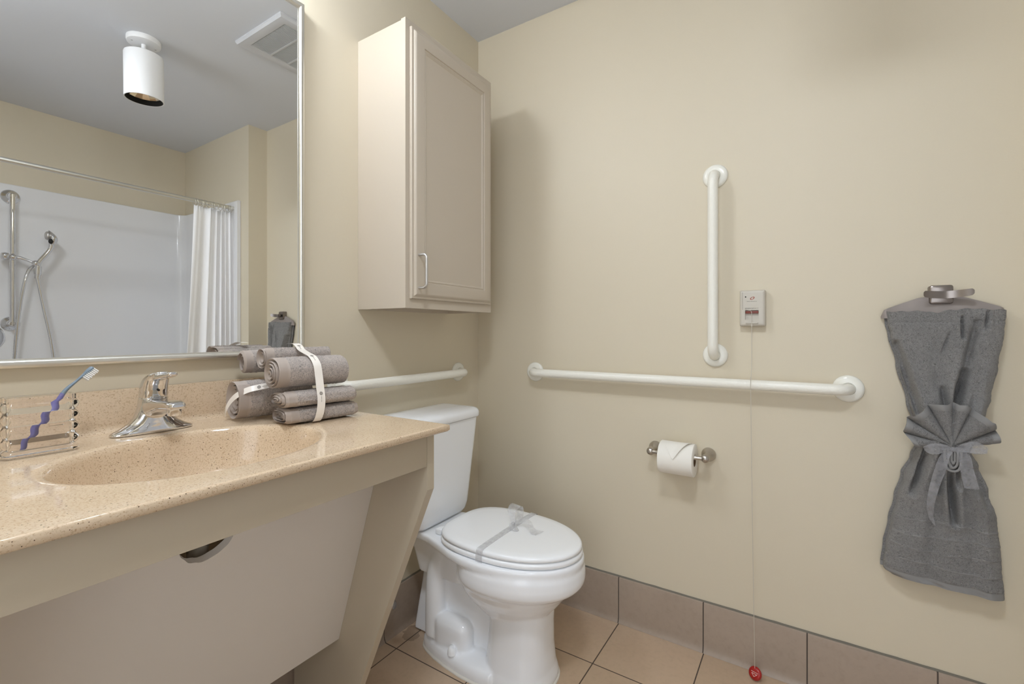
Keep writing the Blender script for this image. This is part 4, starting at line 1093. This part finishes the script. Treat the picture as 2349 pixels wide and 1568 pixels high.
obj('spray_face', MB().ball((hc.x - 0.006, hc.y + 0.002, hc.z + 0.012), (0.013, 0.023, 0.026), 20, 12), M['satin'], hs, 70)
obj('spray_dial', MB().ball((hc.x + 0.004, hc.y + 0.0235, hc.z - 0.022), (0.011, 0.008, 0.015), 16, 10), M['black'], hs, 70)
obj('hose_nut', MB().lathe([(0.016, 0.0), (0.0175, -0.03), (0.016, -0.052), (0.013, -0.054), (0.0125, -0.075)], (HB[0] + 0.008, HB[1], 1.49), (0.06, 0, 1), 20), M['chrome'], hs, 50)
hoseP = catmull([(HB[0] + 0.004, HB[1], 1.42), (HB[0] + 0.028, HB[1] + 0.01, 1.25), (HB[0] + 0.062, HB[1] + 0.02, 1.02), (HB[0] + 0.078, HB[1] + 0.02, 0.80), (HB[0] + 0.06, HB[1] + 0.02, 0.55), (HB[0] - 0.02, HB[1], 0.45), (HB[0] - 0.10, HB[1] - 0.02, 0.6), (HB[0] - 0.085, HB[1] - 0.02, 0.95), (HB[0] - 0.07, HB[1] - 0.01, 1.2), (HB[0] - 0.05, HB[1], 1.38), (HB[0] - 0.03, HB[1] - 0.01, 1.46), (HB[0] - 0.005, HB[1] - 0.02, 1.495)], 36)
obj('hose', MB().tube(hoseP, [0.0078 + 0.0009 * (i % 2) for i in range(len(hoseP))], 12), M['chrome'], hs, 180)
vl = thing('shower_valve', 'round chrome shower valve low on the shower wall, seen in the mirror', 'shower valve', (-1.125, BYs, 1.075))
obj('valve_plate', MB().lathe([(0.082, 0.0005), (0.082, 0.004), (0.074, 0.010), (0.03, 0.016), (0.026, 0.05), (0.022, 0.056), (0.001, 0.057)], (-1.128, BYs, 1.072), (0, 1, 0), 40), M['chrome'], vl, 40)
obj('valve_lever', MB().tube([(-1.128, BYs + 0.05, 1.07), (-1.115, BYs + 0.06, 1.05), (-1.10, BYs + 0.062, 1.01)], [0.012, 0.009, 0.007], 14), M['chrome'], vl)

# curtain rod, rings and curtain
RDY, RDZ = -1.935, 1.914
rd = thing('shower_curtain_rod', 'brass-toned metal curtain rod across the shower, seen in the mirror', 'curtain rod', (-0.9, RDY, RDZ))
obj('rod', MB().tube([(-1.667, RDY, RDZ - 0.002), (-1.2, RDY, RDZ), (-0.6, RDY, RDZ), (-0.124, RDY, RDZ)], 0.0125, 20), M['frame'], rd)
for x, n_ in ((-0.1205, -1), (-1.669, 1)):
    obj('rod_flange', MB().lathe([(0.033, 0.0005), (0.033, 0.005), (0.022, 0.012), (0.016, 0.022)], (x, RDY, RDZ), (n_, 0, 0), 28), M['frame'], rd)
cu_ = MB(); G = []
NC, NRw = 150, 40
def cw(t, u):
    x0 = -0.375 - 0.075 * t - 0.02 * t * t; x1 = -0.150 + 0.01 * t
    w = 1.35 * u ** 1.7 + 0.03 * math.sin(u * 9)          # folds crowd towards the wall end
    x = x0 + (x1 - x0) * u
    amp = (0.006 + 0.012 * min(1, u * 2.2)) * (0.7 + 0.5 * t)
    ph = w * 2 * PI * 4.4 + 0.5 * math.sin(t * 2.2) + 0.3
    y = RDY + amp * math.sin(ph) + 0.003 * math.sin(u * 37 + t * 4) + 0.004 * math.sin(u * 7 + t * 5)
    x += 0.006 * math.sin(ph + 1.6) * min(1, u * 3)
    return (x, y + 0.01 * t, 1.884 - 1.80 * t + 0.003 * math.cos(u * 2 * PI * 13) * (1 - t))
for i in range(NRw + 1): G.append([cw(i / NRw, j / NC) for j in range(NC + 1)])
cu_.grid(G)
cto = obj('shower_curtain', cu_, simple('white_curtain_cloth', rgb(250, 250, 252), 0.8), None, 180, loc=(-0.28, RDY, 0.084))
sol = cto.modifiers.new('cloth', 'SOLIDIFY'); sol.thickness = 0.0015
tag(cto, 'white shower curtain bunched at the end of its rod, seen in the mirror', 'shower curtain')
ringm = MB(); N_ = 24
RG = [(0.021 * math.sin(2 * PI * k / N_), 0.0215 * math.cos(2 * PI * k / N_)) for k in range(N_ + 1)]
for i_, u in enumerate((0.0, 0.08, 0.16, 0.22, 0.30, 0.42, 0.52, 0.60, 0.70, 0.80, 0.90, 0.97)):
    rx_ = -0.372 + 0.215 * u
    if i_ == 0:
        r0 = obj('curtain_ring', MB().tube([(rx_ + 0.002 * math.sin(k), RDY + a, RDZ - 0.0085 + c) for k, (a, c) in enumerate(RG)], 0.0016, 8), M['frame'], None, 180, loc=(rx_, RDY, RDZ))
        ring0 = tag(r0, 'small metal curtain ring on the shower curtain rod', 'curtain ring', 'curtain rings on the shower rod')
    else:
        c_ = ring0.copy(); c_.location = (rx_, RDY, RDZ); c_.rotation_euler = (0, 0, 0.25 * math.sin(i_ * 2.3)); COL.objects.link(c_)

# vanity lamp above the mirror (just above the frame of the photograph)
vlz = 2.235
vn = thing('vanity_light', 'two-lamp vanity light on the back wall above the mirror', 'wall light', (-1.28, -0.02, vlz))
obj('back_plate', MB().box(-1.48, -1.08, -0.022, -0.001, vlz - 0.03, vlz + 0.05, 0.006), M['frame'], vn)
for lx in (-1.395, -1.165):
    obj('lamp_arm', MB().tube([(lx, -0.02, vlz + 0.02), (lx, -0.08, vlz + 0.03), (lx, -0.125, vlz + 0.02)], 0.008, 12), M['frame'], vn)
    obj('lamp_cup', MB().lathe([(0.012, 0.03), (0.02, 0.026), (0.026, 0.014), (0.026, 0.0), (0.022, -0.004)], (lx, -0.125, vlz - 0.006), (0, 0, 1), 32), M['frame'], vn, 60)
    obj('bulb', MB().ball((lx, -0.125, vlz - 0.048), 0.046, 24, 16), M['bulb'], vn, 180)

# unseen area light added outside the doorway as fill
def area(name, loc, rot, sx, sy, power, col):
    l = bpy.data.lights.new(name, 'AREA'); l.shape = 'RECTANGLE'; l.size = sx; l.size_y = sy; l.energy = power; l.color = col
    o = bpy.data.objects.new(name, l); COL.objects.link(o); o.location = loc; o.rotation_euler = rot; return o
area('door_fill', (-2.75, -1.29, 1.35), (0, math.radians(-90), 0), 1.9, 0.9, 6.5, (0.88, 0.94, 1.0))

# ceiling fill lamp, added out of view behind the camera to brighten the room
el = thing('fill_lamp', 'round ceiling fill lamp added out of view behind the camera', 'ceiling light', (-1.60, -1.17, H))
obj('fill_lamp_pan', MB().lathe([(0.155, 0.0003), (0.157, 0.02), (0.150, 0.028), (0.001, 0.028)], (-1.60, -1.17, H), (0, 0, -1), 40), M['whitemetal'], el, 40)
obj('fill_lamp_diffuser', MB().lathe([(0.138, 0.0285), (0.138, 0.05), (0.12, 0.062), (0.06, 0.071), (0.001, 0.073)], (-1.60, -1.17, H), (0, 0, -1), 40), NT('fill_glow').set(Base_Color=rgb(250, 250, 250), Emission_Color=(0.86, 0.92, 1.0, 1), Emission_Strength=41.0).m, el, 60)

W = bpy.data.worlds.new('world'); SC.world = W; W.use_nodes = True
W.node_tree.nodes['Background'].inputs[0].default_value = (0.9, 0.93, 1.0, 1)
W.node_tree.nodes['Background'].inputs[1].default_value = 0.5

SC.view_settings.view_transform = 'Standard'; SC.view_settings.look = 'None'
SC.view_settings.exposure = 0.79; SC.view_settings.gamma = 1.0; SC.view_settings.use_curve_mapping = False
SC.cycles.use_denoising = True
SC.cycles.max_bounces = 12; SC.cycles.diffuse_bounces = 6; SC.cycles.glossy_bounces = 6; SC.cycles.transmission_bounces = 12; SC.cycles.transparent_max_bounces = 12
SC.cycles.sample_clamp_indirect = 4.0
SC.cycles.blur_glossy = 0.5
